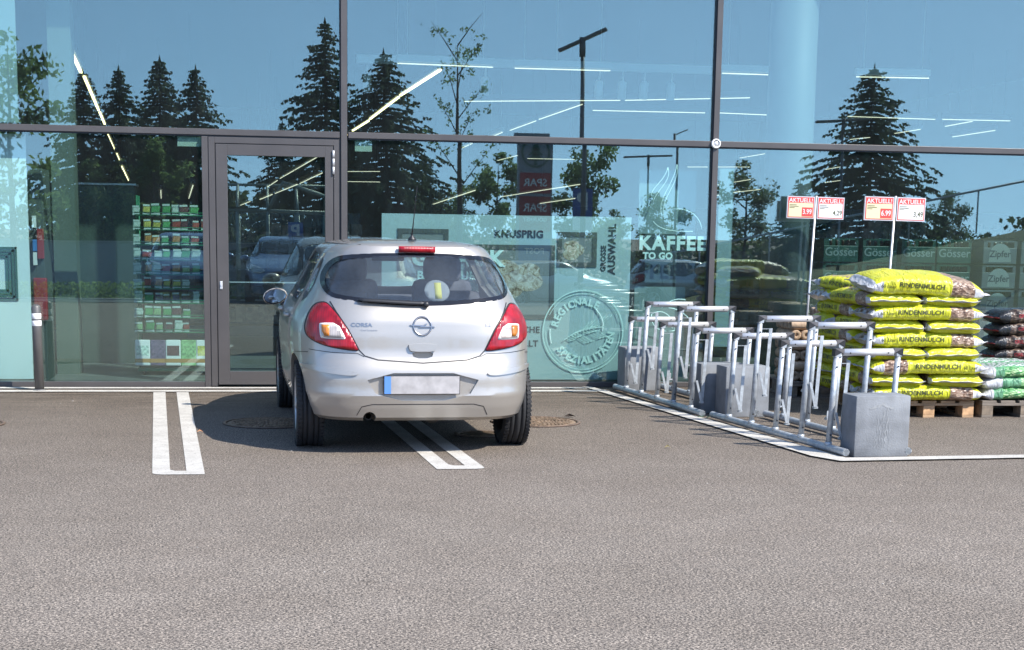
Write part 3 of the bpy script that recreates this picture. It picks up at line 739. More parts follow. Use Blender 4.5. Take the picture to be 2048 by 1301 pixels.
    bm = BM(); box(bm, -.267, .245, .004, .014, .419, .545, mi=0, bev=.003); box(bm, -.262, .24, -.001, .0035, .424, .540, mi=1); box(bm, -.262, -.218, -.003, -.0012, .424, .540, mi=2)
    rr = random.Random(5)
    for k in range(8):
        g_ = rr.choice([.0, .0]); 
    fixn(bm)
    for f in bm.faces: pass
    obj('number_plate', bm, [M_black, mat('plate_face', (.40, .38, .37), .4, var=.22, vscale=12), mat('plate_blue', (.10, .24, .55), .4)], car)
    # exhaust
    bm = BM(); lathe(bm, [(.020, .12), (.025, .12), (.025, .5), (.020, .5)], 'Y', 20, c=(-.355, 0, .262), close=True); lathe(bm, [(.08, .3), (.09, .32), (.09, .62), (.08, .64)], 'Y', 20, c=(.1, 0, .28)); tube(bm, [(-.355, .45, .252), (-.3, .7, .26), (-.1, 1.0, .27), (0, 3.0, .25)], .028, 10); fixn(bm); obj('exhaust', bm, mat('dirty_exhaust', (.05, .045, .04), .6, .5), car)
    bm = BM(); box(bm, -.60, .60, .75, 3.1, .19, .30); box(bm, -.66, .66, .62, .70, .24, .31); fixn(bm); obj('underbody', bm, M_black, car)
    # wheels
    for x, y, s in ((-.722, .66, -1), (.718, .66, 1), (-.735, 3.17, -1), (.735, 3.17, 1)): wheel(car, x, y, s)
    # mirrors
    for s in (-1, 1):
        mr = bpy.data.objects.new('wing_mirror', None); COL.objects.link(mr); mr.parent = car; mr.location = (s*.865, 2.62, .955)
        bm = BM(); bmesh.ops.create_icosphere(bm, subdivisions=3, radius=1)
        for v in bm.verts:
            x, y, z = v.co; x *= .098*(1+.18*s*x*0); z *= .066; y = y*.075 if y > 0 else y*.012
            v.co = (x, y, z-.012*s*x/.115)
        for f in bm.faces: f.smooth = True; f.material_index = 1 if f.calc_center_median().y < -.004 else 0
        tube(bm, [(-s*.05, .02, -.05), (-s*.10, .03, -.075), (-s*.15, .04, -.085)], .022, 10, mi=1)
        obj('mirror_housing', bm, [paint, M_black], mr)
        bm = BM(); bmesh.ops.create_circle(bm, cap_ends=True, segments=28, radius=1)
        for v in bm.verts: v.co = (v.co.x*.084, -.0135, v.co.y*.054-.012*s*v.co.x)
        obj('mirror_glass', bm, mat('mirror', (.6, .66, .68), .04, 1.), mr)
    # door handles
    for s in (-1, 1):
        for y in (1.10, 2.02):
            bm = BM(); tube(bm, [(s*(x_side(y, .885)+.004), y, .885), (s*(x_side(y+.03, .885)+.03), y+.03, .885), (s*(x_side(y+.15, .885)+.03), y+.15, .885), (s*(x_side(y+.18, .885)+.004), y+.18, .885)], .012, 8); obj('door_handle', bm, paint, car)
    # inside
    def cushion(x0, x1, y0, y1, z0, z1, bev, name, par):
        bm = BM(); box(bm, x0, x1, y0, y1, z0, z1, bev=bev)
        for f in bm.faces: f.smooth = True
        fixn(bm); return obj(name, bm, M_seat, par)
    for x in (-.36, .36):
        se = bpy.data.objects.new('front_seat', None); COL.objects.link(se); se.parent = car; se.location = (x, 1.85, .55)
        cushion(-.24, .24, 0, .5, -.1, .05, .05, 'seat_cushion', se); cushion(-.23, .23, -.22, -.08, 0, .58, .06, 'seat_back', se)
        hr = cushion(-.145, .145, -.22, -.11, .56, .755, .05, 'headrest', se)
    cushion(-.60, .60, 1.0, 1.12, .5, .96, .05, 'rear_bench', car)
    for x in (-.42, .40, -.0):
        cushion(x-.15, x+.15, .98, 1.08, .95, 1.07 if abs(x) > .1 else 1.0, .045, 'rear_headrest', car)
    bm = BM(); box(bm, -.62, .62, .33, 1.0, .93, .945); box(bm, -.60, .60, 2.55, 2.95, .7, .97, bev=.05); fixn(bm); obj('parcel_shelf_and_dashboard', bm, M_seat, car)
    bm = BM(); tube(bm, [(-.36+.18*math.cos(2*math.pi*k/24), 2.43+.03*math.sin(2*math.pi*k/24), .93+.18*math.sin(2*math.pi*k/24)) for k in range(25)], .016, 8, cap=False); tube(bm, [(-.36, 2.44, .93), (-.36, 2.56, .88)], .03, 8); box(bm, -.5, -.22, 2.425, 2.44, .91, .95); fixn(bm); obj('steering_wheel', bm, M_black, car)
    bm = BM(); box(bm, -.13, .13, 2.17, 2.20, 1.255, 1.33, bev=.012); tube(bm, [(0, 2.2, 1.32), (0, 2.24, 1.36)], .01, 8); fixn(bm); obj('rear_view_mirror', bm, M_black, car)
    # front end
    for s in (-1, 1):
        P_ = smoothpoly([(s*.38, .70), (s*.50, .78), (s*.70, .845), (s*.76, .80), (s*.72, .70), (s*.55, .64)], 2)
        bm = BM(); patch(bm, P_, lambda x, z, h: FRONT(x, z, .002+h), .01, .04); fixn(bm); obj('headlight', bm, mat('headlight_glass', (.5, .54, .56), .12, .6), car)
    bm = BM(); patch(bm, smoothpoly([(-.34, .70), (.34, .70), (.30, .62), (-.30, .62)], 1), lambda x, z, h: FRONT(x, z, .002+h), .006, .05); patch(bm, smoothpoly([(-.5, .48), (.5, .48), (.40, .28), (-.40, .28)], 1), lambda x, z, h: FRONT(x, z, .002+h), .006, .05); fixn(bm); obj('grille', bm, M_black, car)
    return car
CARX, CARY = 1.045, -4.22; hd = math.atan2(.032, 1)
hv = Vector((-math.sin(hd), math.cos(hd), 0))
car = build_car(P_silver, 'silver five-door hatchback parked nose-in at the shop front, seen from behind', 'car', Vector((CARX, CARY, 0))-hv*.66, hd)
# sign hung inside the rear window
t = thing('window_sign', 'round grey sign with a yellow middle hanging inside the rear window', 'sign', Vector((CARX, CARY, 0))-hv*.66)
t.rotation_euler = (0, 0, hd)
bm = BM(); sg = [(.115+.085*math.cos(2*math.pi*k/32), 1.095+.072*math.sin(2*math.pi*k/32)) for k in range(32)]
patch(bm, sg, lambda x, z, h: REAR(x, z, -.016+h), .004, .04); fixn(bm); obj('sign_disc', bm, mat('grey_card', (.22, .24, .25), .8), t)
bm = BM(); patch(bm, [(.10, 1.15), (.145, 1.15), (.145, 1.045), (.10, 1.045)], lambda x, z, h: REAR(x, z, -.0118+h), .002, .04); fixn(bm); obj('yellow_patch', bm, mat('yellow_card', (.5, .47, .12), .8), t)
# ------------------------------------------------------------------ cycle stands
ORD = ['nearest', 'second', 'third', 'fourth', 'farthest']
def cycle_stand(p1, p5, label, first_low=True):
    """p1 = far left post, p5 = near left post (ground); five hoops"""
    p1 = Vector((*p1, 0)); p5 = Vector((*p5, 0)); d = (p5-p1); Ln = d.length; d.normalize(); rz = math.atan2(d.x, -d.y)
    t = thing('cycle_stand', label, 'bicycle stand', p1, rz, 'galvanised cycle stands weighed down by concrete blocks')
    Wd = .475; n = 5; st = Ln/4
    for x in (0, Wd):
        bm = BM(); tube(bm, [(x, .34, .04), (x, -Ln-.27, .04)], .026, 20, cap=False)
        tube(bm, [(x, .34, .04), (x, -Ln-.27, .04)], .021, 20, cap=False)
        for yy, s in ((.34, 1), (-Ln-.27, -1)): lathe(bm, [(.021, yy), (.026, yy)], 'Y', 20, c=(x, 0, .04))
        for yy in (.31, -Ln-.24):
            lathe(bm, [(.001, yy), (.021, yy)], 'Y', 20, c=(x, 0, .04), mi=1)
        obj('ground_rail', bm, [M_galv, M_black], t)
    for k in range(n):
        y = -k*st; H = .865 if k % 2 else .705
        for x in (0, Wd):
            bm = BM(); tube(bm, [(x, y, .055), (x, y, H-.025)], .0205, 20)
            tube(bm, [(x, y, .055), (x, y, .08)], .025, 20)
            for zz in (H-.10, .13):
                tube(bm, [(x, y-.0195, zz), (x, y-.025, zz)], .006, 8, mi=1)
            fixn(bm); obj('post', bm, [M_galv, M_black], t)
        bm = BM(); tube(bm, [(.045, y, H), (Wd-.045, y, H)], .0245, 24)
        for xx in (.09, Wd-.09): tube(bm, [(xx, y-.023, H-.004), (xx, y-.028, H-.004)], .005, 8, mi=1)
        fixn(bm); obj('crossbar', bm, [M_alu, M_black], t)
        for x, s in ((0, 1), (Wd, -1)):
            bm = BM()   # mitred corner joint: black wedge and bright collars
            prism(bm, [(x-s*.026, y-.025, H+.0255), (x+s*.026, y-.025, H+.000), (x-s*.026, y-.025, H-.026)], (0, .050, 0), 0)
            prism(bm, [(x-s*.022, y-.022, H+.026), (x+s*.044, y-.022, H+.026), (x+s*.044, y-.022, H-.010), (x+s*.0265, y-.022, H+.001)], (0, .044, 0), 1)
            prism(bm, [(x-s*.021, y-.021, H-.0265), (x+s*.0245, y-.021, H-.002), (x+s*.021, y-.021, H-.03), (x-s*.021, y-.021, H-.03)], (0, .042, 0), 2)
            fixn(bm); obj('corner_joint', bm, [M_black, mat('dark_alu', (.22, .2, .19), .4, .8), M_galv], t)
        for x, s in ((0, 1), (Wd, -1)):
            bm = BM(); zt = H-.075
            zb = .10 if k % 2 == 0 else .27
            if s > 0:
                box(bm, x+.02, x+.090, y-.006, y+.0, zt-.004, zt); box(bm, x+.078, x+.105, y-.008, y-.002, zb, zt+.002)
                prism(bm, [(x+.012, y-.034, zb+.19), (x+.030, y-.034, zb+.19), (x+.088, y-.034, zb+.01), (x+.070, y-.034, zb+.0)], (0, .005, 0))
                box(bm, x+.068, x+.100, y-.034, y-.003, zb-.002, zb+.012)
            else:
                zb += .03
                box(bm, x-.078, x-.02, y-.008, y-.002, zb, zb+.012); box(bm, x-.078, x-.05, y-.04, y-.034, zb, zb+.07); box(bm, x-.078, x-.072, y-.04, y-.0085, zb, zb+.02)
            fixn(bm); obj('wheel_holder', bm, M_galv, t)
    for ch in t.children:      # the hoops have been pushed slightly askew along the stand
        for v in ch.data.vertices: v.co.x += .055*max(0, v.co.z-.09)
    return t, d
cycle_stand((3.705, -3.10), (3.915, -4.82), 'cycle stand nearest the camera, its end against the front concrete block')
cycle_stand((3.41, -.70), (3.575, -2.42), 'cycle stand nearest the glass, farther from the camera')
def block(x, y, w, d, h, rz, label, streak=False):
    M_ = mat('cast_concrete_dirty', (.21, .22, .23), .8, var=.22, vscale=7, bump=.25, bscale=90)
    bm = BM(); box(bm, 0, w, 0, d, 0, h, bev=.012); fixn(bm)
    o = obj('concrete_block', bm, M_, loc=(x, y, .0), rz=rz, autosmooth=.5)
    tag(o, label, 'concrete block', 'concrete blocks weighing down the cycle stands')
    if streak:
        bm = BM(); rr = random.Random(11); f = lambda u, v: (u, -.0012, v)
        pts = []
        for k in range(15): # trails of lime down the face
            x0 = .08+rr.random()*.22; 
        def trail(x0, z0, z1, wd):
            n = 10; a = []; b_ = []
            for i in range(n+1):
                z = z0+(z1-z0)*i/n; xx = x0+.006*math.sin(i*1.7+x0*60); ww = wd*(.5+rr.random()*.7)*(1-.6*abs(i/n-.4)); a.append(bm.verts.new((xx-ww, -.0015, z))); b_.append(bm.verts.new((xx+ww, -.0015, z)))
            for i in range(n): bm.faces.new((a[i], b_[i], b_[i+1], a[i+1]))
        for x0, z0, z1, wd in ((.165, .30, .06, .0025), (.185, .27, .08, .0022), (.205, .32, .05, .003), (.235, .355, .10, .004), (.252, .25, .04, .0022), (.225, .2, .07, .006), (.15, .15, .05, .002)): trail(x0, z0, z1, wd)
        a = []; b_ = []
        for i in range(15):
            t_ = i/14; xx = .10+t_*.18; z = .335+.025*math.sin(t_*3.1)+rr.uniform(-.006, .006); a.append(bm.verts.new((xx, -.0014, z-.006-rr.random()*.007))); b_.append(bm.verts.new((xx, -.0014, z+.004+rr.random()*.006)))
        for i in range(14): bm.faces.new((a[i], a[i+1], b_[i+1], b_[i]))
        q = obj('lime_stain', bm, mat('lime_stain', (.285, .295, .30), .9, var=.25, vscale=30), o); q['kind'] = 'stuff'; del q['kind']
block(4.015, -5.055, .405, .24, .425, .06, 'front concrete block with pale lime streaks at the near end of the cycle stand', True)
block(3.80, -2.66, .39, .24, .425, .08, 'concrete block at the far end of the near cycle stand, touching another block')
block(3.665, -2.37, .39, .22, .425, .08, 'concrete block half hidden behind its neighbour between the two cycle stands')
block(3.455, -.42, .37, .24, .42, .08, 'concrete block by the glass at the far end of the rear cycle stand')

# ------------------------------------------------------------------ bollard
t = thing('bollard', 'slim grey steel bollard with a white reflective band at the left', 'bollard', (-2.0, -.39, 0))
t.rotation_euler = (0, -.012, 0)
bm = BM(); lathe(bm, [(.042, .0), (.042, .76), (.034, .775), (.012, .785), (.001, .786)], 'Z', 28); lathe(bm, [(.055, .0), (.055, .012), (.043, .018)], 'Z', 28); fixn(bm); obj('post', bm, mat('grey_powder_coat', (.11, .105, .10), .45, .2, var=.08), t)
for z0, z1 in ((.655, .705), (.592, .640)):
    bm = BM(); lathe(bm, [(.0425, z0), (.0432, z0+.001), (.0432, z1-.001), (.0425, z1)], 'Z', 28, close=False); fixn(bm); obj('reflective_band', bm, M_white, t)

# ------------------------------------------------------------------ pallets
def pallet(x, y, label, wood=M_wood, dark=False, w=.8, d=1.2):
    t = thing('pallet', label, 'pallet', (x, y, 0), group='wooden pallets under the goods by the glass')
    e = mat('weathered_pallet_block', (.22, .17, .12), .85, var=.3, vscale=18) if dark else M_woodend
    wd = mat('weathered_pallet_wood', (.2, .165, .13), .8, var=.3, vscale=5, stretch=(1, 6, 6)) if dark else wood
    rr = random.Random(int(x*10))
    for i, xx in enumerate((0, w/2-.05, w-.1)):
        for yy in (0, d/2-.07, d-.145):
            bm = BM(); box(bm, xx, xx+.1, yy, yy+.145, .022, .10, bev=.003); fixn(bm); obj('pallet_block', bm, e, t)
        bm = BM(); box(bm, xx, xx+.1, 0, d, 0, .0215, bev=.002); fixn(bm); obj('runner', bm, wd, t)
    for yy in (0, d/2-.07, d-.145):
        bm = BM(); box(bm, 0, w, yy, yy+.145, .1005, .122, bev=.003); fixn(bm); obj('cross_board', bm, wd, t)
    for k in range(5):
        xx = k*(w-.13)/4
        bm = BM(); box(bm, xx, xx+.13, 0, d, .1225, .144, bev=.003); fixn(bm); obj('deck_board', bm, wd, t)
    return t
pallet(5.17, -2.70, 'fresh wooden pallet under the tall stack of yellow sacks')
pallet(6.04, -2.71, 'weathered grey pallet under the green sacks at the right edge', dark=True)
pallet(4.90, -.98, 'brown pallet under the round wood briquettes behind the yellow sacks', dark=True, w=.75, d=.8)

# ------------------------------------------------------------------ sacks
def film(name, col, col2=None):
    M = bpy.data.materials.new(name); M.use_nodes = True; t = M.node_tree; b = t.nodes['Principled BSDF']; L = t.links.new
    b.inputs['Roughness'].default_value = .27; b.inputs['Specular IOR Level'].default_value = .6
    tc = t.nodes.new('ShaderNodeTexCoord')
    mp = t.nodes.new('ShaderNodeMapping'); mp.inputs['Scale'].default_value = (9, 3, 3); mp.inputs['Rotation'].default_value = (0, .5, .3); L(tc.outputs['Object'], mp.inputs[0])
    n = t.nodes.new('ShaderNodeTexNoise'); n.inputs['Scale'].default_value = 3.5; n.inputs['Detail'].default_value = 5; n.inputs['Distortion'].default_value = 1.2; L(mp.outputs[0], n.inputs['Vector'])
    bp = t.nodes.new('ShaderNodeBump'); bp.inputs['Strength'].default_value = .9; bp.inputs['Distance'].default_value = .025; L(n.outputs[0], bp.inputs['Height']); L(bp.outputs[0], b.inputs['Normal'])
    r = t.nodes.new('ShaderNodeValToRGB'); c2 = col2 or tuple(c*.72 for c in col); r.color_ramp.elements[0].color = (*c2, 1); r.color_ramp.elements[1].color = (*col, 1); r.color_ramp.elements[0].position = .3; r.color_ramp.elements[1].position = .6
    n3 = t.nodes.new('ShaderNodeTexNoise'); n3.inputs['Scale'].default_value = 12; L(tc.outputs['Object'], n3.inputs['Vector']); L(n3.outputs[0], r.inputs[0]); L(r.outputs[0], b.inputs['Base Color'])
    return M
def barkprint(name, a, b2, c3):
    M = bpy.data.materials.new(name); M.use_nodes = True; t = M.node_tree; b = t.nodes['Principled BSDF']; L = t.links.new
    b.inputs['Roughness'].default_value = .35
    tc = t.nodes.new('ShaderNodeTexCoord'); mp = t.nodes.new('ShaderNodeMapping'); mp.inputs['Scale'].default_value = (1, 2.2, 2.2); mp.inputs['Rotation'].default_value = (.4, .5, .6); L(tc.outputs['Object'], mp.inputs[0])
    v = t.nodes.new('ShaderNodeTexVoronoi'); v.inputs['Scale'].default_value = 34; L(mp.outputs[0], v.inputs['Vector'])
    sp = t.nodes.new('ShaderNodeSeparateColor'); L(v.outputs['Color'], sp.inputs[0])
    r = t.nodes.new('ShaderNodeValToRGB'); e = r.color_ramp.elements; e[0].color = (*a, 1); e[1].color = (*c3, 1); q = e.new(.5); q.color = (*b2, 1); L(sp.outputs[0], r.inputs[0]); L(r.outputs[0], b.inputs['Base Color'])
    bp = t.nodes.new('ShaderNodeBump'); bp.inputs['Strength'].default_value = .5; bp.inputs['Distance'].default_value = .01; L(v.outputs['Distance'], bp.inputs['Height']); L(bp.outputs[0], b.inputs['Normal'])
    return M
M_yel = film('yellow_sack_film', (.60, .59, .025), (.50, .52, .04)); M_bark = barkprint('bark_print', (.09, .05, .035), (.24, .15, .10), (.48, .36, .27)); M_ws = film('white_sack_film', (.62, .62, .62), (.40, .41, .44))
M_grn = film('green_sack_film', (.16, .36, .20), (.07, .22, .11)); M_grassp = barkprint('grass_print', (.03, .15, .05), (.10, .33, .10), (.42, .55, .3)); M_blk = film('black_sack_film', (.02, .02, .022), (.012, .012, .014)); M_meat = barkprint('grill_print', (.015, .01, .01), (.05, .03, .022), (.20, .14, .10))
M_ink = mat('black_print', (.07, .075, .02), .5)
from mathutils import noise as mnoise
def sack(style, L_, Wd, Hh, seed, sag=0.02, text=('RINDENMULCH', '60 Liter'), flip=False):
    """pillow sack lying on its back, long axis x, z from 0 to Hh; returns mesh"""
    rr = random.Random(seed); nu, nv = 54, 40; L2, W2, H2 = L_/2, Wd/2, Hh/2
    off = Vector((seed*3.1, seed*1.7, 0))
    def prof(u):
        au = min(1, abs(u)); h = (1-au**8)**.5; return max(.07, h), 1-.06*au**3
    def P(u, a, push=0.):
        h, w = prof(u); c, s = math.cos(a), math.sin(a); e = .62
        C = math.copysign(abs(c)**e, c); S_ = math.copysign(abs(s)**e, s)
        x = L2*u; y = W2*w*C; z = H2*h*S_
        nz = mnoise.noise(Vector((x*5, y*6, z*3))+off)*.016*(1-abs(u)**6)
        wr = mnoise.noise(Vector((x*16, y*9, z*16))+off)*.006+.0045*math.sin(x*70+6*mnoise.noise(Vector((x*3, y*3, 1))+off))*abs(C)**2
        k = 1+(nz+wr)/max(.03, math.hypot(y*.35, z)) if True else 1
        k = min(1.15, max(.86, k))
        if abs(C) > .4: y += math.copysign(nz*.9+wr*1.6+push, C)
        z = z*k+math.copysign(push*abs(S_), S_)
        z += -sag*(abs(u)**2.2)*1.0
        z += H2
        return Vector((x, y, z))
    bm = BM(); us = [-1+2*i/nu for i in range(nu+1)]; rings = []
    us = [math.copysign(abs(u)**.85, u) for u in us]
    for u in us: rings.append([bm.verts.new(P(u, 2*math.pi*j/nv)) for j in range(nv)])
    s_ = -1 if flip else 1
    for i in range(nu):
        um = (us[i]+us[i+1])/2*s_
        for j in range(nv):
            f = bm.faces.new((rings[i][j], rings[i+1][j], rings[i+1][(j+1) % nv], rings[i][(j+1) % nv])); f.smooth = True
            a = 2*math.pi*(j+.5)/nv; sn = math.sin(a)
            if style == 'bark':
                m_ = 0
                if .40 < um < .80: m_ = 1
                elif sn > .80 and um < .35 and Hh < .18 and (i*7+j*3+seed) % 5 < 3: m_ = 1
                elif um < -.93 or (abs(um) > .82 and abs(sn) < .36): m_ = 2
            elif style == 'grass': m_ = 2 if (um > .62 or um < -.80 or sn > .75 and (i*5+j*3) % 7 < 4) else (1 if -.6 < um < .2 and abs(sn) < .6 else 0)
            else: m_ = 1 if (-.55 < um < .25 and abs(sn) < .85) else (2 if .45 < um < .62 else 0)
            f.material_index = m_
    # seam lips at both ends
    for i, sgn in ((0, -1), (nu, 1)):
        ring = rings[i]; lip = []
        for v in ring:
            lip.append(bm.verts.new((v.co.x+sgn*(.040+.008*math.sin(v.co.y*50+seed)), v.co.y*1.02, H2-sag+.008+(v.co.z-H2+sag)*.42+.006*math.sin(v.co.y*35+seed))))
        for j in range(nv):
            f = bm.faces.new((ring[j], ring[(j+1) % nv], lip[(j+1) % nv], lip[j])) if sgn < 0 else bm.faces.new((ring[(j+1) % nv], ring[j], lip[j], lip[(j+1) % nv])); f.material_index = 2; f.smooth = True
        bm.faces.new(lip).material_index = 2
    fixn(bm)
    # printing laid onto the long side that faces -y
    from mathutils.bvhtree import BVHTree
    tree = BVHTree.FromBMesh(bm)
    def lay(word, size, u0, mi, bold=0., sx=1.):
        t = bmesh.new(); vs, fs = textmesh(word, size, bold); tv = [t.verts.new((v.x*sx, v.y, 0)) for v in vs]
        for f in fs:
            try: t.faces.new([tv[i] for i in f])
            except Exception: pass
        bmesh.ops.triangulate(t, faces=t.faces[:])
        x0 = min(v.co.x for v in t.verts); x1 = max(v.co.x for v in t.verts)
        k = int((x1-x0)/.012)
        for i in range(1, k): bmesh.ops.bisect_plane(t, geom=t.verts[:]+t.edges[:]+t.faces[:], plane_co=(x0+(x1-x0)*i/k, 0, 0), plane_no=(1, 0, 0))
        for yy in (-.02, -.01, 0, .01, .02): bmesh.ops.bisect_plane(t, geom=t.verts[:]+t.edges[:]+t.faces[:], plane_co=(0, yy, 0), plane_no=(0, 1, 0))
        t.verts.index_update(); nv = []
        zc = H2-sag*(abs(u0/L2)**2.2)
        for v in t.verts:
            x = u0+v.co.x; z = zc+v.co.y; h = tree.ray_cast(Vector((x, -1, z)), Vector((0, 1, 0)))
            nv.append(bm.verts.new((x, (h[0].y if h[0] else -W2)-.003, z)))
        for f in t.faces:
            q = bm.faces.new([nv[v.index] for v in f.verts]); q.material_index = mi
        t.free()
    if style == 'bark':
        lay(text[0], .054, -.07*s_*L_, 3, .001, 1.05); lay(text[1], .04, -.36*s_*L_, 3)
        bmz = [(-.05, .0), (.05, .0)]
        lay('SPAR', .022, -.05*s_*L_+.0, 4, .004) if False else None
    elif style == 'grass': lay('RASEN', .045, .02, 3, .001)
    else: lay('GRILL', .045, .0, 2, .001)
    me = bpy.data.meshes.new('sack'); bm.to_mesh(me); bm.free()
    for m_ in {'bark': (M_yel, M_bark, M_ws, M_ink, M_red), 'grass': (M_grn, M_grassp, M_ws, M_ink, M_red), 'grill': (M_blk, M_meat, mat('dull_red_print', (.25, .02, .025), .4), M_ink, M_red)}[style]: me.materials.append(m_)
    return me
LM = [sack('bark', .99, .45, .142, s, flip=f) for s, f in ((1, 0), (2, 1), (3, 0), (4, 0))]
LY = [sack('bark', .97, .47, .142, s, flip=f) for s, f in ((5, 0), (6, 0), (7, 0))]
LT = sack('bark', 1.0, .56, .185, 9, sag=.045)
lv = ['bottom', 'second', 'third', 'fourth', 'fifth', 'sixth', 'seventh', 'eighth', 'top']
SX0, SX1, SY0 = 5.005, 5.975, -2.79
def put(me, x, y, z, rz, label, tilt=(0, 0), cat='sack', group='yellow bark mulch sacks stacked on the pallet', name='sack'):
    o = bpy.data.objects.new(name, me); COL.objects.link(o); o.location = (x, y, z); o.rotation_euler = (tilt[0], tilt[1], rz); tag(o, label, cat, group); return o
rr = random.Random(21); z = .146; PI = math.pi; pit = .1115
for k in range(9):
    w = lv[k]+' layer'; j = lambda a=.022: rr.uniform(-a, a); cx = (SX0+SX1)/2-.012*k+.04
    if k == 8:
        put(LT, cx+.03, SY0+.27, z-.0, .02, 'large top yellow sack lying tilted across the front of the stack', (.10, .055))
        put(LM[0], cx-.15, SY0+.86, z-.04, -PI/2+.35, 'yellow sack behind the top one, its white end drooping over the left side', (0, .1))
    elif k % 2 == 0:
        put(LM[(k//2) % 4], cx+j(), SY0+.22+j(), z, j(), 'long yellow sack with printed side, front of the '+w, (0, j(.02)))
        for s, nm in ((-.25, 'left'), (.25, 'right')):
            put(LY[(k//2) % 3], cx+s+j(), SY0+.95+j(), z, -PI/2+j(.03), 'yellow sack lying front to back at the rear %s of the %s' % (nm, w))
    else:
        for s, nm in ((-.25, 'left'), (.25, 'right')):
            put(LY[(k//2+1) % 3], cx+s+j(), SY0+.50+j(), z, -PI/2+j(.03), '%s one of two end-on yellow sacks in the %s' % (nm, w), (j(.02), 0))
        put(LM[(k//2) % 4], cx-.03+j(), SY0+1.21+j(), z, PI*(k % 4 == 1)+j(), 'yellow sack lying crosswise at the rear of the '+w)
    z += pit
GM = [sack('grass', .80, .42, .12, s) for s in (11, 12)]
z = .146
for k in range(3):
    for i in range(2):
        for q in range(2):
            put(GM[(k+i+q) % 2], 6.46+i*.82, -2.50+q*.45, z, rr.uniform(-.03, .03)+(PI if k == 1 else 0), 'green sack in the %s layer, %s, %s' % (lv[k] if k < 2 else 'top', 'beside the yellow sacks' if i == 0 else 'at the far right', 'front row' if q == 0 else 'rear row'), group='green sacks on the grey pallet')
    z += .092
CM = [sack('grill', .48, .36, .13, s) for s in (14, 15)]
pallet(6.68, -1.55, 'dark pallet under the black charcoal sacks', dark=True, w=1.2, d=.8)
z = .146
for k in range(6):
    for i in range(2):
        put(CM[(k+i) % 2], 6.95+i*.50+rr.uniform(-.02, .02), -1.35, z, rr.uniform(-.05, .05), 'black charcoal sack with red print, %s of the %s column' % (('bottom', 'second', 'third', 'fourth', 'fifth', 'top')[k], ('left', 'right')[i]), group='black charcoal sacks by the glass')
    z += .118

# ------------------------------------------------------------------ wood briquettes: packs of round logs
M_briq = mat('pressed_wood', (.50, .36, .24), .75, var=.25, vscale=25, bump=.2); M_briqe = mat('pressed_wood_end', (.36, .25, .16), .85, var=.3, vscale=40)
def briq(nlog, ln):
    bm = BM(); r = .047
    for k in range(nlog):
        y = (k-(nlog-1)/2)*r*2.03
        rings = [(r*.93, 0), (r, .006), (r, ln-.006), (r*.93, ln)]
        lathe(bm, [(.013, .02), (.013, 0), (r*.93, 0), (r, .006), (r, ln-.006), (r*.93, ln), (.013, ln), (.013, ln-.02)], 'X', 18, c=(0, y, r), mis=[1, 1, 0, 0, 0, 1, 1], close=False)
    fixn(bm); me = bpy.data.meshes.new('briquette_pack'); bm.to_mesh(me); bm.free(); me.materials.append(M_briq); me.materials.append(M_briqe); return me
BA = briq(5, .30); BB = briq(3, .48)
for k in range(7):
    z = .146+k*.0965; nm = ('bottom', 'second', 'third', 'fourth', 'fifth', 'sixth', 'top')[k]
    if k == 6:
        put(BA, 5.28, -.66, z, 0, 'pale pack of round wood briquettes alone on top of the stack', group='packs of round wood briquettes', cat='firewood pack', name='briquette_pack'); continue
    for i in range(2):
        me = BA if (k+i) % 2 else BB
        x0 = 4.93+i*.36
        if me is BA: put(me, x0, -.70, z, 0, 'pack of round wood briquettes, %s layer, %s column' % (nm, ('left', 'right')[i]), group='packs of round wood briquettes', cat='firewood pack', name='briquette_pack')
        else: put(me, x0+.15, -.93, z, PI/2, 'pack of round wood briquettes seen end-on, %s layer, %s column' % (nm, ('left', 'right')[i]), group='packs of round wood briquettes', cat='firewood pack', name='briquette_pack')

# ------------------------------------------------------------------ price signs on poles
M_card = mat('price_card', (.70, .68, .66), .5); M_cred = mat('price_red', (.66, .07, .06), .45); M_cyel = mat('price_cream', (.70, .62, .38), .5)
def price_pole(x, y, z1, lean, cards, label):
    t = thing('price_sign', label, 'price sign', (x, y, 0), group='double price signs on thin poles'); t.rotation_euler = (0, lean, 0)
    bm = BM(); tube(bm, [(0, 0, .01), (0, 0, z1)], .011, 12); box(bm, -.09, .09, -.09, .09, 0, .012); fixn(bm); obj('pole', bm, M_alu, t)
    for s, (price, red) in zip((-1, 1), cards):
        x0, x1 = (-.292, -.014) if s < 0 else (.014, .292)
        c = bpy.data.objects.new('price_card', None); COL.objects.link(c); c.parent = t; c.location = (0, 0, z1-.225); c.rotation_euler = (0, -lean*.6, s*.03)
        bm = BM(); box(bm, x0, x1, -.018, .006, 0, .215, mi=2); box(bm, x0+.009, x1-.009, -.0195, -.0181, .009, .206, mi=1 if not red else 1)
        box(bm, x0+.017, x1-.017, -.0208, -.0196, .016, .150, mi=0 if not red else 3)
        m_ = (x0+x1)/2
        addtext(bm, 'AKTUELL!', .056, lambda u, v: (m_+u*.98, -.0214, .174+v), 0, bold=.0008)
        if red:
            box(bm, m_+.012, x1-.02, -.0220, -.0209, .022, .108, mi=1)
            addtext(bm, price, .068, lambda u, v: (m_+.065+u*.80, -.0235, .065+v), 0, bold=.001)
        else: addtext(bm, price, .066, lambda u, v: (x1-.068+u*.85, -.0222, .062+v), 4, bold=.0006)
        for i in range(3): box(bm, x0+.025, x0+.025+(.07, .09, .05)[i], -.0222, -.0209, .128-i*.014, .133-i*.014, mi=4)
        fixn(bm); obj('card_face', bm, [M_card, M_cred, M_alu, M_cyel if red else M_card, M_ink], c)
    return t
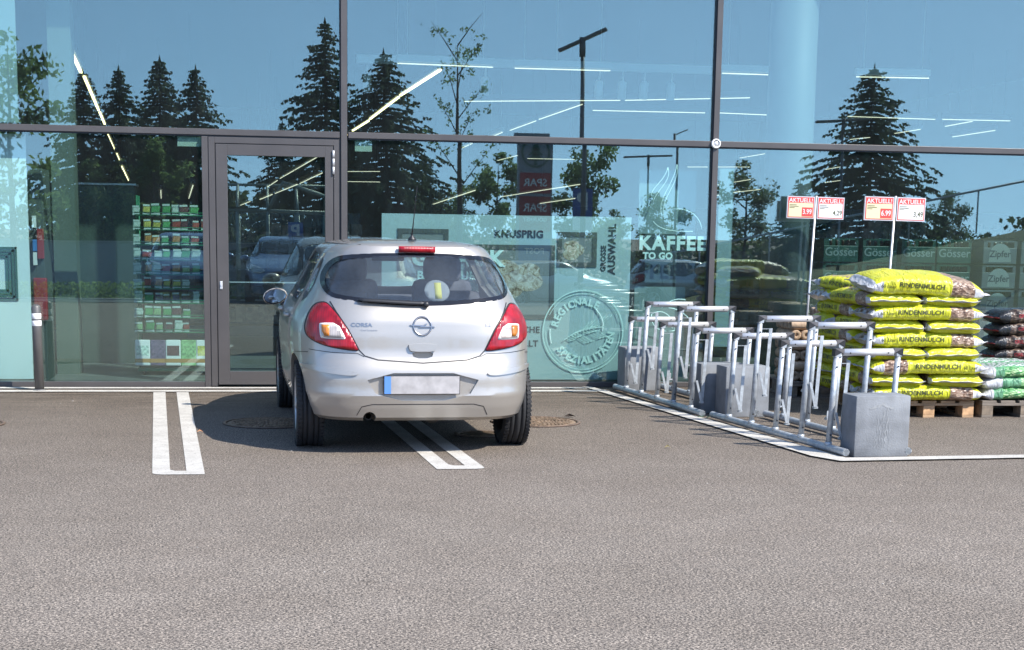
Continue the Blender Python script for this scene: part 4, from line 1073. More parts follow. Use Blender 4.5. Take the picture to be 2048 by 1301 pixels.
price_pole(5.345, -.10, 1.895, .035, (('3.99', True), ('4,29', False)), 'left price sign pole reading AKTUELL! 3.99 and 4,29')
price_pole(5.70, -1.27, 1.875, .03, (('6.99', True), ('3,49', False)), 'right price sign pole reading AKTUELL! 6.99 and 3,49')
# ------------------------------------------------------------------ window graphics and interior just behind the glass
def plate(name, x0, x1, z0, z1, y, m, par=None, th=.012):
    bm = BM(); box(bm, x0, x1, y, y+th, z0, z1); fixn(bm); return obj(name, bm, m, par)
M_mint = mat('mint_panel', (.84, .88, .86), .55, var=.04, vscale=2)
t = thing('bakery_screen', 'pale teal bakery screen behind the glass with bread pictures and dark words', 'window screen', (0, 0, 0))
M_mint2 = mat('bakery_panel', (.46, .55, .56), .6, var=.05, vscale=1.5)
plate('panel', 1.15, 3.585, .07, 1.655, .024, M_mint2, t, .02)
plate('dark_edge', 3.588, 3.635, .06, 1.66, .026, M_gasket, t, .05)
def words(name, items, m, par, y):
    for (s, size, x, z, rot, bold) in items:
        bm = BM()
        if rot: fn = lambda u, v: (x-v, y, z+u)
        else: fn = lambda u, v: (x+u, y, z+v)
        addtext(bm, s, size, fn, bold=bold, sp=1.16 if bold > .005 else 1.06); 
        geom = bmesh.ops.extrude_face_region(bm, geom=bm.faces[:]); bmesh.ops.translate(bm, vec=(0, .002, 0), verts=[v for v in geom['geom'] if isinstance(v, bmesh.types.BMVert)])
        fixn(bm); obj(name, bm, m, par)
words('dark_word', [('KNUSPRIG', .098, 2.475, 1.475, 0, .0035), ('GROSSE', .068, 3.315, 1.255, 1, .002), ('AUSWAHL', .098, 3.40, 1.345, 1, .0035), ('FRISCHE', .085, 2.53, .555, 0, .002), ('VIELFALT', .085, 2.50, .42, 0, .002)], M_dark, t, .019)
def breadtex(name, a, b2, c3, sc):
    M = bpy.data.materials.new(name); M.use_nodes = True; tr = M.node_tree; b = tr.nodes['Principled BSDF']; L = tr.links.new; b.inputs['Roughness'].default_value = .7
    tc = tr.nodes.new('ShaderNodeTexCoord'); n = tr.nodes.new('ShaderNodeTexNoise'); n.inputs['Scale'].default_value = sc; n.inputs['Detail'].default_value = 8; n.inputs['Roughness'].default_value = .7; L(tc.outputs['Object'], n.inputs['Vector'])
    n.inputs['Distortion'].default_value = 1.6
    r = tr.nodes.new('ShaderNodeValToRGB'); e = r.color_ramp.elements; e[0].position = .36; e[0].color = (*a, 1); e[1].position = .66; e[1].color = (*c3, 1); q = e.new(.5); q.color = (*b2, 1); L(n.outputs[0], r.inputs[0]); L(r.outputs[0], b.inputs['Base Color']); return M
def picture(x0, x1, z0, z1, seed):
    f = bpy.data.objects.new('bread_picture', None); COL.objects.link(f); f.parent = t
    bm = BM(); wf = .045
    for a in ((x0, x1, z1-wf, z1), (x0, x1, z0, z0+wf), (x0, x0+wf, z0+wf, z1-wf), (x1-wf, x1, z0+wf, z1-wf)): box(bm, a[0], a[1], .0135, .0235, a[2], a[3])
    fixn(bm); obj('picture_frame', bm, mat('dark_picture_frame', (.10, .10, .10), .5), f)
    plate('picture_back', x0+wf, x1-wf, z0+wf, z1-wf, .0200, mat('picture_grey', (.25, .25, .25), .6), f, .003)
    bm = BM(); rr = random.Random(seed); n = 3 if x1-x0 < .5 else 8   # loaves drawn as raised rounded shapes
    for k in range(n):
        cx = x0+wf+(x1-x0-2*wf)*rr.uniform(.25, .75); cz = z0+wf+(z1-z0-2*wf)*rr.uniform(.3, .7); ra = (x1-x0)*rr.uniform(.13, .22); rb = ra*rr.uniform(.6, .85)
        ra = min(ra, cx-x0-wf, x1-wf-cx); rb = min(rb, cz-z0-wf, z1-wf-cz)
        vs = [bm.verts.new((cx+ra*math.cos(2*PI*i/24), .0192-.0005*k, cz+rb*math.sin(2*PI*i/24))) for i in range(24)]; bm.faces.new(vs)
    for fc in bm.faces:
        if fc.normal.y > 0: fc.normal_flip()
    obj('bread_print', bm, breadtex('bread_%d' % seed, (.14, .08, .05), (.5, .38, .27), (.8, .74, .66), 16), f)
picture(2.855, 3.245, 1.17, 1.505, 1)
picture(1.95, 2.83, .66, 1.375, 2)
picture(1.30, 1.79, 1.05, 1.515, 3)
picture(2.98, 3.48, .30, 1.09, 4) if False else None

# lettering stuck on the glass
def decal(name, label, cat='window lettering'):
    return thing(name, label, cat, (0, 0, 0))
YG = .0075
t = decal('window_lettering', 'pale mint GEBÄCK lettering on the glass behind the car roof')
words('mint_word', [('GEBÄCK', .21, 1.88, 1.235, 0, .0085), ('BACKSTUBE', .11, 1.80, 1.07, 0, .004)], M_lightfilm, t, YG)
t = decal('window_lettering', 'pale mint KAFFEE TO GO lettering with curling steam on the glass')
words('mint_word', [('KAFFEE', .185, 4.00, 1.405, 0, .0075), ('TO GO', .088, 3.855, 1.285, 0, .004)], M_lightfilm, t, YG)
def line3(bm, pts, r): tube(bm, [(x, YG+.002, z) for x, z in pts], r, 6)
bm = BM()
def bez(p0, p1, p2, p3, n=14):
    return [tuple((1-s)**3*a+3*(1-s)**2*s*b_+3*(1-s)*s*s*c+s**3*d for a, b_, c, d in zip(p0, p1, p2, p3)) for s in [i/n for i in range(n+1)]]
for q in (((3.93, 2.14), (3.98, 2.0), (3.82, 1.93), (3.79, 1.80)), ((3.93, 2.14), (3.90, 2.0), (3.77, 1.95), (3.77, 1.86)), ((4.02, 2.17), (4.06, 1.98), (3.86, 1.86), (3.90, 1.66)), ((4.02, 2.17), (3.99, 1.96), (3.82, 1.84), (3.885, 1.66)), ((3.80, 1.62), (3.86, 1.54), (4.0, 1.52), (4.2, 1.53)), ((4.0, 1.74), (4.12, 1.76), (4.27, 1.70), (4.29, 1.55))): line3(bm, bez(*q), .0045)
fixn(bm); obj('steam_lines', bm, M_lightfilm, t)
# round regional emblem
t = thing('window_emblem', 'round mint emblem REGIONALE SPEZIALITÄTEN with a wheat ear on the glass', 'window emblem', (3.125, 0, .545))
bm = BM()
for r, w in ((.405, .011), (.375, .005)):
    pts = [(r*math.cos(2*PI*k/72)*1.0, r*math.sin(2*PI*k/72)) for k in range(73)]
    for k in range(72):
        if r < .39 and (k < 3 or 30 < k < 36): continue
        a, b_ = 2*PI*k/72, 2*PI*(k+1)/72; i, o_ = r-w, r
        prism(bm, [(i*math.cos(a), YG, i*math.sin(a)), (o_*math.cos(a), YG, o_*math.sin(a)), (o_*math.cos(b_), YG, o_*math.sin(b_)), (i*math.cos(b_), YG, i*math.sin(b_))], (0, .003, 0))
fixn(bm); obj('rings', bm, M_lightfilm, t)
def arctext(s, r, size, a0, a1, flip):
    bm = BM(); n = len(s)
    for k, ch in enumerate(s):
        a = a0+(a1-a0)*k/(n-1); cx, cz = r*math.cos(a), r*math.sin(a); th = a-PI/2 if not flip else a+PI/2
        addtext(bm, ch, size, lambda u, v: (cx+u*math.cos(th)-v*math.sin(th), YG, cz+u*math.sin(th)+v*math.cos(th)), bold=.0035)
    g = bmesh.ops.extrude_face_region(bm, geom=bm.faces[:]); bmesh.ops.translate(bm, vec=(0, .003, 0), verts=[v for v in g['geom'] if isinstance(v, bmesh.types.BMVert)])
    fixn(bm); obj('arc_word', bm, M_lightfilm, t)
R_ = math.radians
arctext('REGIONALE', .285, .098, R_(165), R_(63), False)
arctext('SPEZIALITÄTEN', .285, .098, R_(218), R_(352), True)
bm = BM()
stem = bez((-.20, -.10), (-.12, -.02), (.02, .03), (.20, .045)); line3(bm, stem, .004)
for k in range(9):
    s = k/9; x, z = stem[int(2+s*11)]
    for sg in (1, -1):
        bm_p = bez((x, z), (x+.03, z+.03*sg), (x+.06, z+.035*sg), (x+.075, z+.012*sg), 6); line3(bm, bm_p, .0033)
        if k > 1: line3(bm, bez((x+.06, z+.02*sg), (x+.12, z+.06*sg), (x+.15, z+.09*sg), (x+.17+.03*s, z+(.13 if sg > 0 else .07)*sg), 6), .0022)
line3(bm, bez((.12, .22), (.20, .14), (.21, .06), (.19, 0.)), .006)
line3(bm, bez((-.33, .02), (-.335, -.04), (-.325, -.08), (-.315, -.12)), .006)
fixn(bm); obj('wheat_ear', bm, M_lightfilm, t)
# second small emblem low beside the mullion and mint columns
t = thing('window_emblem', 'small sketch of coffee beans in mint lines low beside the frame bar', 'window emblem', (3.93, 0, .66))
bm = BM()
for q in (((-.12, .06), (-.14, -.06), (-.02, -.14), (.12, -.1)), ((-.12, .06), (-.02, .12), (.1, .06), (.12, -.1)), ((-.02, .12), (.05, .2), (.14, .22), (.22, .2)), ((.05, .12), (.14, .12), (.22, .06), (.28, .0)), ((-.1, .03), (-.03, 0), (.04, -.02), (.1, -.08))): line3(bm, bez(*q), .0055)
fixn(bm); obj('bean_lines', bm, M_lightfilm, t)
t = thing('coffee_poster', 'tall pale poster panel with a cup outline behind KAFFEE TO GO', 'poster', (0, 0, 0))
M_poster = mat('poster_paper', (.30, .42, .44), .6, var=.06, vscale=2)
plate('poster_sheet', 3.70, 4.28, 1.50, 2.12, .22, mat('poster_paper_light', (.24, .32, .33), .6), t)
plate('poster_dark', 3.78, 4.30, 1.02, 1.498, .22, mat('poster_dark', (.06, .09, .11), .6), t)
plate('poster_base', 3.66, 4.20, .08, .98, .22, mat('poster_base', (.22, .29, .29), .6), t)
t = thing('window_strip', 'vertical pale film strip on the glass right of the frame bar', 'window film', (0, 0, 0))
plate('strip', 4.455, 4.60, .40, 2.14, .012, mat('mint_strip', (.24, .32, .33), .6), t, .003)
# left: bright wall panel, cabinet, red boxes
t = thing('teal_partition', 'tall bright teal partition with a framed relief at the left edge', 'partition', (0, 0, 0))
plate('panel', -2.78, -2.125, .06, 2.32, .14, M_mint, t, .03)
plate('upper_panel', -2.78, -2.18, 2.42, 5.1, .14, mat('pale_upper', (.30, .38, .38), .6), t, .03)
fr = bpy.data.objects.new('relief_frame', None); COL.objects.link(fr); fr.parent = t
bm = BM()
for q, (w, y) in enumerate(((0, .128), (.028, .118), (.056, .126), (.085, .134))):
    x0, x1, z0, z1 = -2.78+w, -2.235-w, .795+w, 1.29-w; ww = .018
    for a in ((x0, x1, z1-ww, z1), (x0, x1, z0, z0+ww), (x1-ww, x1, z0, z1)): box(bm, a[0], a[1], y-.002*q, .139, a[2], a[3])
fixn(bm); obj('moulding', bm, mat('relief_teal', (.10, .18, .17), .4), fr)
M_cab = mat('cabinet_grey_green', (.09, .105, .095), .6, var=.05)
t = thing('tall_cabinet', 'narrow grey green cabinet beside the teal partition', 'cabinet', (0, 0, 0))
bm = BM(); box(bm, -2.16, -2.02, .42, .95, .02, 2.02, bev=.004); fixn(bm); obj('carcass', bm, M_cab, t); plate('door_front', -2.155, -2.03, .05, 1.98, .412, mat('cab_front', (.075, .09, .082), .5), t, .006)
t = thing('white_pilaster', 'pale grey column above the cabinet', 'column', (0, 0, 0))
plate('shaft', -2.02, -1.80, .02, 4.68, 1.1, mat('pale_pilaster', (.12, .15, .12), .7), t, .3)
t = thing('fire_box', 'red fire extinguisher box low on the cabinet side', 'fire box', (0, 0, 0))
bm = BM(); box(bm, -2.125, -2.0, .33, .405, .60, 1.0, bev=.012); fixn(bm); obj('box', bm, M_red, t); bm = BM(); box(bm, -2.09, -2.035, .315, .3295, .63, .72, bev=.004); fixn(bm); obj('handle', bm, mat('dark_red', (.3, .02, .02), .4), t)
t = thing('fire_sign', 'red and blue notice with a white label above the fire box', 'notice', (0, 0, 0))
bm = BM(); box(bm, -2.08, -2.02, .36, .405, 1.18, 1.46, bev=.004); fixn(bm); obj('red_board', bm, M_red, t); bm = BM(); box(bm, -2.12, -2.082, .36, .40, 1.25, 1.36); fixn(bm); obj('blue_label', bm, mat('notice_blue', (.05, .2, .5), .5), t); bm = BM(); box(bm, -2.12, -2.085, .36, .40, 1.12, 1.24); box(bm, -2.12, -2.085, .36, .40, 1.47, 1.58); fixn(bm); obj('white_label', bm, M_white, t)
t = thing('reflection_box', 'dim grey green box standing in for a translucent reflection in the left pane', 'display', (0, 0, 0))  # solid box added in place of a translucent reflection on the pane
bm = BM(); box(bm, -1.93, -1.33, 2.5, 2.9, .02, 1.93, bev=.005); fixn(bm); obj('board', bm, mat('reflection_green', (.05, .075, .06), .7, var=.1), t); plate('header_rail', -1.95, -1.31, 1.93, 1.95, 2.48, M_alu, t, .44)
# seed packet rack
t = thing('seed_rack', 'green wire rack full of seed packets behind the left pane', 'rack', (-.86, 1.15, 0))
M_gw = mat('green_wire', (.03, .20, .10), .4, .2)
bm = BM()
for x in (-.34, .34):
    for y in (-.12, .16): tube(bm, [(x, y, .06), (x, y, 1.80)], .01, 8)
fixn(bm); obj('upright', bm, M_gw, t)
bm = BM(); box(bm, -.36, .36, -.16, .2, .06, .10, bev=.01); fixn(bm); obj('base', bm, M_gw, t)
for x in (-.3, .3):
    bm = BM(); lathe(bm, [(.03, -.012), (.03, .012)], 'X', 16, c=(x, -.1, .05)); fixn(bm); obj('caster', bm, M_black, t)
rows = [1.665, 1.52, 1.375, 1.225, 1.085, .945, .80, .655, .51]
for i, z in enumerate(rows):
    bm = BM(); tube(bm, [(-.36, -.17, z-.055), (.36, -.17, z-.055)], .006, 6); tube(bm, [(-.36, -.17, z-.03), (.36, -.17, z-.03)], .004, 6); box(bm, -.36, .36, -.165, -.05, z-.066, z-.062); tube(bm, [(-.36, -.17, z-.055), (-.36, .12, z-.055)], .005, 6); tube(bm, [(.36, -.17, z-.055), (.36, .12, z-.055)], .005, 6); fixn(bm); obj('shelf', bm, M_gw, t)
PC = {'yellow': (.6, .55, .10), 'green': (.10, .40, .12), 'orange': (.62, .30, .08), 'red': (.42, .08, .05), 'white': (.60, .72, .62), 'dark red': (.14, .05, .05), 'pale green': (.30, .52, .22), 'purple': (.16, .1, .18)}
rows_c = [['white', 'yellow', 'green', 'green', 'white', 'dark red', 'green'], ['white', 'yellow', 'yellow', 'green', 'red', 'dark red', 'red', 'red'], ['white', 'orange', 'orange', 'green', 'orange', 'green', 'red'], ['white', 'red', 'white', 'green', 'white', 'green', 'white'], ['white', 'orange', 'white', 'red', 'orange', 'pale green', 'green'], ['white', 'red', 'orange', 'yellow', 'yellow', 'white'], ['white', 'green', 'purple', 'dark red', 'purple', 'dark red', 'white'], ['white', 'green', 'pale green', 'green', 'dark red', 'green'], ['pale green', 'green', 'pale green', 'dark red', 'white', 'red']]
def packet_mesh(c, wv=0.074, hv=.112):
    me_ = bpy.data.meshes.get('packet_'+c)
    if me_: return me_
    bm = BM(); w, h = wv/2, hv; box(bm, -w, w, -.004, .004, 0, h, mi=0); box(bm, -w, w, -.0052, -.0041, 0, .022, mi=2); box(bm, -w*.9, w*.9, -.0052, -.0041, h-.022, h-.004, mi=2)
    rr = random.Random(hash(c) % 97 if False else len(c)*7)
    for k in range(6):
        x = -w*.75+k*w*.28; prism(bm, [(x, -.0058, .028), (x+.006, -.0058, .028), (x+.012+.01*rr.random(), -.0058, h-.028), (x+.004, -.0058, h-.03)], (0, .0012, 0), 1)
    fixn(bm); me_ = bpy.data.meshes.new('packet_'+c); bm.to_mesh(me_); bm.free(); col = PC[c]
    me_.materials.append(mat('packet_base_'+c.replace(' ', '_'), tuple(v*.30 for v in col) if c != 'white' else (.20, .27, .22), .5, var=.7, vscale=30)); me_.materials.append(mat('packet_print_'+c.replace(' ', '_'), tuple(min(1, v*.75) for v in col), .5)); me_.materials.append(mat('packet_white', (.42, .50, .45), .5)); return me_
ordn = ['top', 'second', 'third', 'fourth', 'fifth', 'sixth', 'seventh', 'eighth', 'lowest wire']
rr = random.Random(4)
for i, (z, cs) in enumerate(zip(rows, rows_c)):
    n = len(cs)
    for k, c in enumerate(cs):
        if k == 0: x = -1.205
        else: x = -1.105+(k-1)*.093+rr.uniform(-.012, .012)
        yy = .985+rr.uniform(-.004, .004)
        o = bpy.data.objects.new('seed_packet', packet_mesh(c)); COL.objects.link(o); o.location = (x, yy, z-.058); o.rotation_euler = (-.12, rr.uniform(-.05, .05), rr.uniform(-.2, .2)); o.scale = (rr.uniform(.85, 1.2), 1, rr.uniform(.82, 1.12))
        tag(o, '%s seed packet on the %s shelf of the green rack' % (c, ordn[i]), 'seed packet', '%s seed packets on the %s shelf of the rack' % (c, ordn[i]))
for k, c in enumerate(('white', 'purple', 'dark red', 'pale green', 'yellow')):
    bm = BM(); box(bm, -.075, .075, -.02, .02, 0, .26, mi=0, bev=.012); box(bm, -.076, .076, -.0215, -.0205, .03, .07, mi=2); box(bm, -.06, .06, -.0225, -.0206, .1, .2, mi=1); fixn(bm)
    o = obj('bulb_bag', bm, [M_white if k % 2 == 0 else mat('bag_base_'+c.replace(' ', '_'), PC[c], .5, var=.4, vscale=30), mat('bag_print_%d' % k, PC[c], .5, var=.5, vscale=40), mat('packet_print_orange', (.75, .3, .04))], loc=(-1.17+k*.15, .95, .12), rot=(-.15, 0, 0))
    tag(o, '%s printed bag of bulbs hanging at the foot of the seed rack' % c, 'bulb bag', 'large bags at the foot of the seed rack')
# white pillar right and exit sign plates
t = thing('round_pillar', 'broad white pillar behind the right pane', 'pillar', (5.46, .95, 0))
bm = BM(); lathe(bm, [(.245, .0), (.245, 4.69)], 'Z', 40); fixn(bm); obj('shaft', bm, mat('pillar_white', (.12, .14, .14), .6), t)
for x0, x1, z0, z1, lb in ((-.745, -.50, 2.235, 2.325, 'pale green notice sheet high in the left pane'), (.895, 1.055, 2.225, 2.325, 'small grey notice sheet in the corner right of the door')):
    tag(plate('notice_sheet', x0, x1, z0, z1, .008, mat('pale_notice', (.42, .50, .40), .6), None, .002), lb, 'notice')
# drink crates
def crate(name, body, labelcol, word, size, y, txt=None, wid=.39, hh=.265):
    c_ = thing(name, '', 'crate', (0, 0, 0)); bm = BM()
    w = wid/2
    box(bm, -w, w, 0, .28, 0, hh-.09, mi=0, bev=.006); box(bm, -w, -w+.035, 0, .28, hh-.09, hh-.012, mi=0); box(bm, w-.035, w, 0, .28, hh-.09, hh-.012, mi=0)
    box(bm, -w, w, 0, .03, hh-.03, hh-.012, mi=0); box(bm, -w, w, .25, .28, hh-.09, hh-.012, mi=0)
    fixn(bm); obj('crate_body', bm, body, c_)
    for kx in range(5):
        bm = BM(); tube(bm, [(-w+.06+kx*(wid-.12)/4, .14, hh-.09), (-w+.06+kx*(wid-.12)/4, .14, hh-.02)], .016, 8); obj('bottle_neck', bm, mat('brown_bottle', (.06, .03, .015), .15), c_)
    bm = BM(); addtext(bm, word, size, lambda u, v: (u, -.004, hh*.40+v), bold=.002)
    if labelcol is not None:
        pts = [(.125*math.cos(PI*k/16), -.0025, hh*.34+.125*math.sin(PI*k/16)*1.05) for k in range(17)]+[(-.13, -.0025, .02), (.13, -.0025, .02)]
        f = bm.faces.new([bm.verts.new(p) for p in pts]); f.material_index = 1
    for f in bm.faces:
        if f.normal.y > 0: f.normal_flip()
    obj('crate_label', bm, [txt or M_white, labelcol or body], c_); return c_
M_gcr = mat('green_crate', (.010, .055, .036), .4, var=.1); M_wcr = mat('grey_white_crate', (.09, .105, .115), .5, var=.08)  # crate and label colours darkened to put the indoor shade into them
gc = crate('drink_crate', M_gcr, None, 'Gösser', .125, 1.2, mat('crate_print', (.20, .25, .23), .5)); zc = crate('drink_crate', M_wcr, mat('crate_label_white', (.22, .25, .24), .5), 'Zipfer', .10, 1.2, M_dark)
gl_ = []
for i, x in enumerate((6.18, 6.62, 7.06, 7.47)):
    for k in range(5):
        z = .16+k*.268; cn = ('first', 'second', 'third', 'fourth')[i]; rn = ('bottom', 'second', 'third', 'fourth', 'top')[k]
        lb = 'green Gösser beer crate, %s row, %s column from the pillar' % (rn, cn)
        if i == 0 and k == 0: c_ = gc; c_.location = (x, 1.22, z); c_['label'] = lb; c_['group'] = 'green beer crates behind the glass'
        else: dup(gc, (x, 1.22, z), label=lb, group='green beer crates behind the glass')
for i, x in enumerate((8.00, 8.44)):
    for k in range(5):
        z = .16+k*.268; lb = 'grey white Zipfer beer crate, %s row, %s column' % (('bottom', 'second', 'third', 'fourth', 'top')[k], ('left', 'right')[i])
        if i == 0 and k == 0: c_ = zc; c_.location = (x, 1.22, z); c_['label'] = lb; c_['group'] = 'grey white beer crates behind the glass'
        else: dup(zc, (x, 1.22, z), label=lb, group='grey white beer crates behind the glass')
for x0, w_, lb in ((5.95, 1.75, 'wooden pallet under the green beer crates'), (7.78, .9, 'wooden pallet under the grey white beer crates')):
    bm = BM(); box(bm, 0, w_, 0, .3, .12, .155); [box(bm, a, a+.1, 0, .3, .02, .1195) for a in (0, w_/2-.05, w_-.1)]; fixn(bm); tag(obj('pallet', bm, M_wood, loc=(x0, 1.21, 0)), lb, 'pallet')
# dark shop shelves farther back
M_shelf = mat('dark_shelf', (.10, .11, .12), .7); M_goods = mat('assorted_goods', (.22, .16, .13), .7, var=.7, vscale=7, var2=(.03, .05, .06))
for i, (x, y, w_, h_) in enumerate(((-1.0, 7, 2.4, 1.7), (2.2, 8, 3.2, 1.7), (6.6, 7.5, 3.4, 1.9), (11, 6, 3.4, 1.9), (-5.5, 6, 3, 1.9), (3, 16, 6, 2.0), (10, 15, 5, 2.0))):
    t = thing('shop_shelf', ('dark goods shelf deep in the shop, %s' % ('behind the seed rack', 'behind the bakery screen', 'behind the beer crates', 'at the far right', 'at the far left', 'in the back row behind the car', 'in the back row at the right')[i]), 'shelf unit', (x, y, .02), group='dark shelf units inside the shop')
    bm = BM(); box(bm, 0, w_, 0, .5, 0, .15); box(bm, 0, w_, .46, .5, .15, h_); fixn(bm); obj('back_panel', bm, M_shelf, t)
    for k in range(4):
        z = .18+k*(h_-.25)/4; bm = BM(); box(bm, 0, w_, 0, .45, z, z+.02); fixn(bm); obj('shelf_board', bm, M_shelf, t)
        bm = BM(); rr = random.Random(i*7+k); xx = .03
        while xx < w_-.15: ww = rr.uniform(.08, .2); box(bm, xx, xx+ww-.01, .05, .4, z+.022, z+.022+rr.uniform(.12, .28)); xx += ww
        fixn(bm); g_ = obj('shelved_goods', bm, M_goods, t); g_['kind'] = 'stuff'
# ------------------------------------------------------------------ ceiling lights
M_led = mat('warm_led_strip', (1.0, .90, .68), .5, emit=.6)
M_ledw = mat('amber_led_strip', (1.0, .80, .42), .5, emit=2.2); M_ledf = mat('white_track', (.55, .6, .6), .5)
STRIPS = [(-2.03,2.35,-2.33,7.12,3.50),(-2.35,7.71,-2.78,14.23,3.50),(-2.81,14.73,-3.04,18.21,3.50),(-2.95,17.75,-3.46,25.55,3.30),(-2.75,17.36,-3.13,23.07,2.90),(-2.31,13.05,-2.86,21.55,2.50),(2.28,5.31,2.12,9.36,3.50),(2.12,9.64,2.02,14.73,3.50),(2.03,15.15,1.91,18.33,3.50),(1.90,19.22,1.73,23.82,3.50),(5.05,9.99,4.98,13.58,3.50),(4.99,13.99,4.96,16.89,3.50),(4.91,17.59,4.92,19.42,3.50),(4.86,21.93,4.89,24.03,3.50),(1.68,4.62,2.87,4.74,3.50),(3.15,4.77,4.35,4.72,3.50),(5.76,4.59,6.53,4.61,3.50),(7.49,4.51,8.42,4.41,3.50),(3.18,10.05,5.45,9.05,3.50),(5.52,9.02,7.16,7.96,3.50),(5.46,11.16,7.34,11.04,3.50),(7.55,10.96,8.63,11.15,3.50),(9.79,10.95,11.40,11.08,3.50),(11.51,11.03,12.70,10.96,3.50),(1.13,14.21,0.90,21.26,2.50),(0.69,14.69,0.36,22.67,2.30),(0.23,14.14,0.01,19.41,2.10),(-0.21,22.21,-0.5,28.57,2.10),(1.00,11.77,0.50,24.53,2.70),(0.38,19.33,0.20,24.87,2.50),(6.55,24.36,7.74,24.32,3.30),(6.02,25.83,6.08,22.94,3.30),(10.13,22.49,11.44,21.74,3.10),(11.01,23.17,10.50,18.62,2.70),(11.00,21.19,10.82,18.90,2.50),(9.44,18.19,8.76,13.59,2.30),(2.07,24.56,2.89,24.07,2.90),(2.14,25.92,3.02,25.76,2.70),(3.94,21.86,3.18,8.64,2.10),(5.52,21.93,5.30,11.32,2.30),(5.82,18.18,5.51,12.79,2.10),(12.41,25.79,12.29,22.50,3.50),(12.12,17.03,12.24,16.23,3.50),(12.21,14.85,12.19,13.57,3.50),(12.27,12.64,12.17,11.29,3.50),(13.66,15.44,13.55,13.32,3.50),(13.46,22.20,13.28,20.70,3.10),(14.57,25.28,14.38,23.64,2.90),(-0.96,8.88,-1.48,19.75,2.10),(-1.64,12.59,-2.09,20.36,2.10)]
SL = {0: 'long bright ceiling strip light nearest the glass at the left, starting by a round joint', 1: 'second strip light of the slanting row at the left', 2: 'third strip light of the slanting row at the left', 6: 'long slanting strip light right of the middle frame bar', 7: 'second strip light of the slanting row right of the middle frame bar', 14: 'left level strip light on the white spotlight track', 15: 'right level strip light on the white spotlight track', 16: 'level strip light right of the detector', 17: 'level strip light in front of the tall spruce reflection'}
for i, (x0, y0, x1, y1, z) in enumerate(STRIPS):
    p, q = Vector((x0, y0, z)), Vector((x1, y1, z)); d = (q-p); ln = d.length
    lb = SL.get(i, 'thin strip light hanging deep inside the shop')
    t = thing('strip_light', lb, 'strip light', p, math.atan2(d.y, d.x), 'thin strip lights deep inside the shop' if i not in SL else 'strip lights near the glass')
    hw = .018 if i < 3 or i in (6, 7, 8) else .007
    bm = BM(); box(bm, 0, ln, -hw, hw, 0, .012 if i > 8 or 2 < i < 6 else .02); fixn(bm); obj('diffuser', bm, M_ledw if i < 10 else M_led, t)
    bm = BM(); box(bm, -.01, ln+.01, -.04, .04, .0305, .11); [tube(bm, [(a, 0, .1105), (a, 0, 4.68-z)], .004, 5) for a in (.1*ln, .9*ln)]; fixn(bm); obj('housing', bm, M_ledf if i > 11 and i < 18 else M_shelf, t)
t = thing('lighting_track', 'long white lighting track carrying round spotlights above the car', 'track', (1.2, 4.85, 3.50))
bm = BM(); box(bm, 0, 5.0, 0, .05, .02, .12); [tube(bm, [(a, .02, .12), (a, .02, 1.18)], .005, 5) for a in (.5, 2.5, 4.5)]; fixn(bm); obj('rail', bm, M_ledf, t)
for i, (x, on) in enumerate(((1.32, 1), (2.78, 1), (4.22, 0), (4.52, 1), (4.80, 0), (5.15, 0))):
    t = thing('spotlight', '%s spotlight on the white track, %s' % ('lit' if on else 'unlit', ('first from the left', 'above the car', 'left of the lit one near the lamp post', 'right of the lamp post reflection', 'second to the right of the lamp post', 'last before the frame bar')[i]), 'spotlight', (x, 4.80, 3.18), group='round spotlights on the white track')
    t.rotation_euler = (.25, 0, 0)
    bm = BM(); lathe(bm, [(.052, 0), (.052, .20), (.03, .215), (.01, .22)], 'Z', 24); tube(bm, [(0, 0, .2), (0, 0, .33)], .01, 8); fixn(bm); obj('housing', bm, M_ledf, t)
    bm = BM(); lathe(bm, [(.04, -.002), (.001, -.003)], 'Z', 20); fixn(bm); obj('lens', bm, M_led if on else M_shelf, t)
# ------------------------------------------------------------------ surroundings behind the camera, seen in the glass
def foliage(name, a, b2, tr=.25):
    M = bpy.data.materials.new(name); M.use_nodes = True; t = M.node_tree; b = t.nodes['Principled BSDF']; L = t.links.new; b.inputs['Roughness'].default_value = .6
    g = t.nodes.new('ShaderNodeNewGeometry'); n = t.nodes.new('ShaderNodeTexNoise'); n.inputs['Scale'].default_value = 1.6; n.inputs['Detail'].default_value = 4
    tc = t.nodes.new('ShaderNodeTexCoord'); L(tc.outputs['Object'], n.inputs['Vector'])
    r = t.nodes.new('ShaderNodeValToRGB'); r.color_ramp.elements[0].color = (*a, 1); r.color_ramp.elements[1].color = (*b2, 1); r.color_ramp.elements[0].position = .35; r.color_ramp.elements[1].position = .65
    ad = t.nodes.new('ShaderNodeMath'); ad.operation = 'MULTIPLY_ADD'; ad.inputs[1].default_value = .35; L(g.outputs['Random Per Island'], ad.inputs[0]); L(n.outputs[0], ad.inputs[2])
    sb = t.nodes.new('ShaderNodeMath'); sb.operation = 'SUBTRACT'; sb.inputs[1].default_value = .17; L(ad.outputs[0], sb.inputs[0]); L(sb.outputs[0], r.inputs[0]); L(r.outputs[0], b.inputs['Base Color'])
    tl = t.nodes.new('ShaderNodeBsdfTranslucent'); mx = t.nodes.new('ShaderNodeMixShader'); mx.inputs[0].default_value = .5; L(r.outputs[0], tl.inputs[0]); L(b.outputs[0], mx.inputs[1]); L(tl.outputs[0], mx.inputs[2]); L(mx.outputs[0], t.nodes['Material Output'].inputs[0])
    return M
M_spruce = foliage('spruce_needles', (.04, .065, .048), (.12, .165, .10)); M_leaf = foliage('green_leaves', (.09, .15, .06), (.23, .33, .13)); M_trunk = mat('tree_bark', (.09, .07, .055), .9, var=.3)
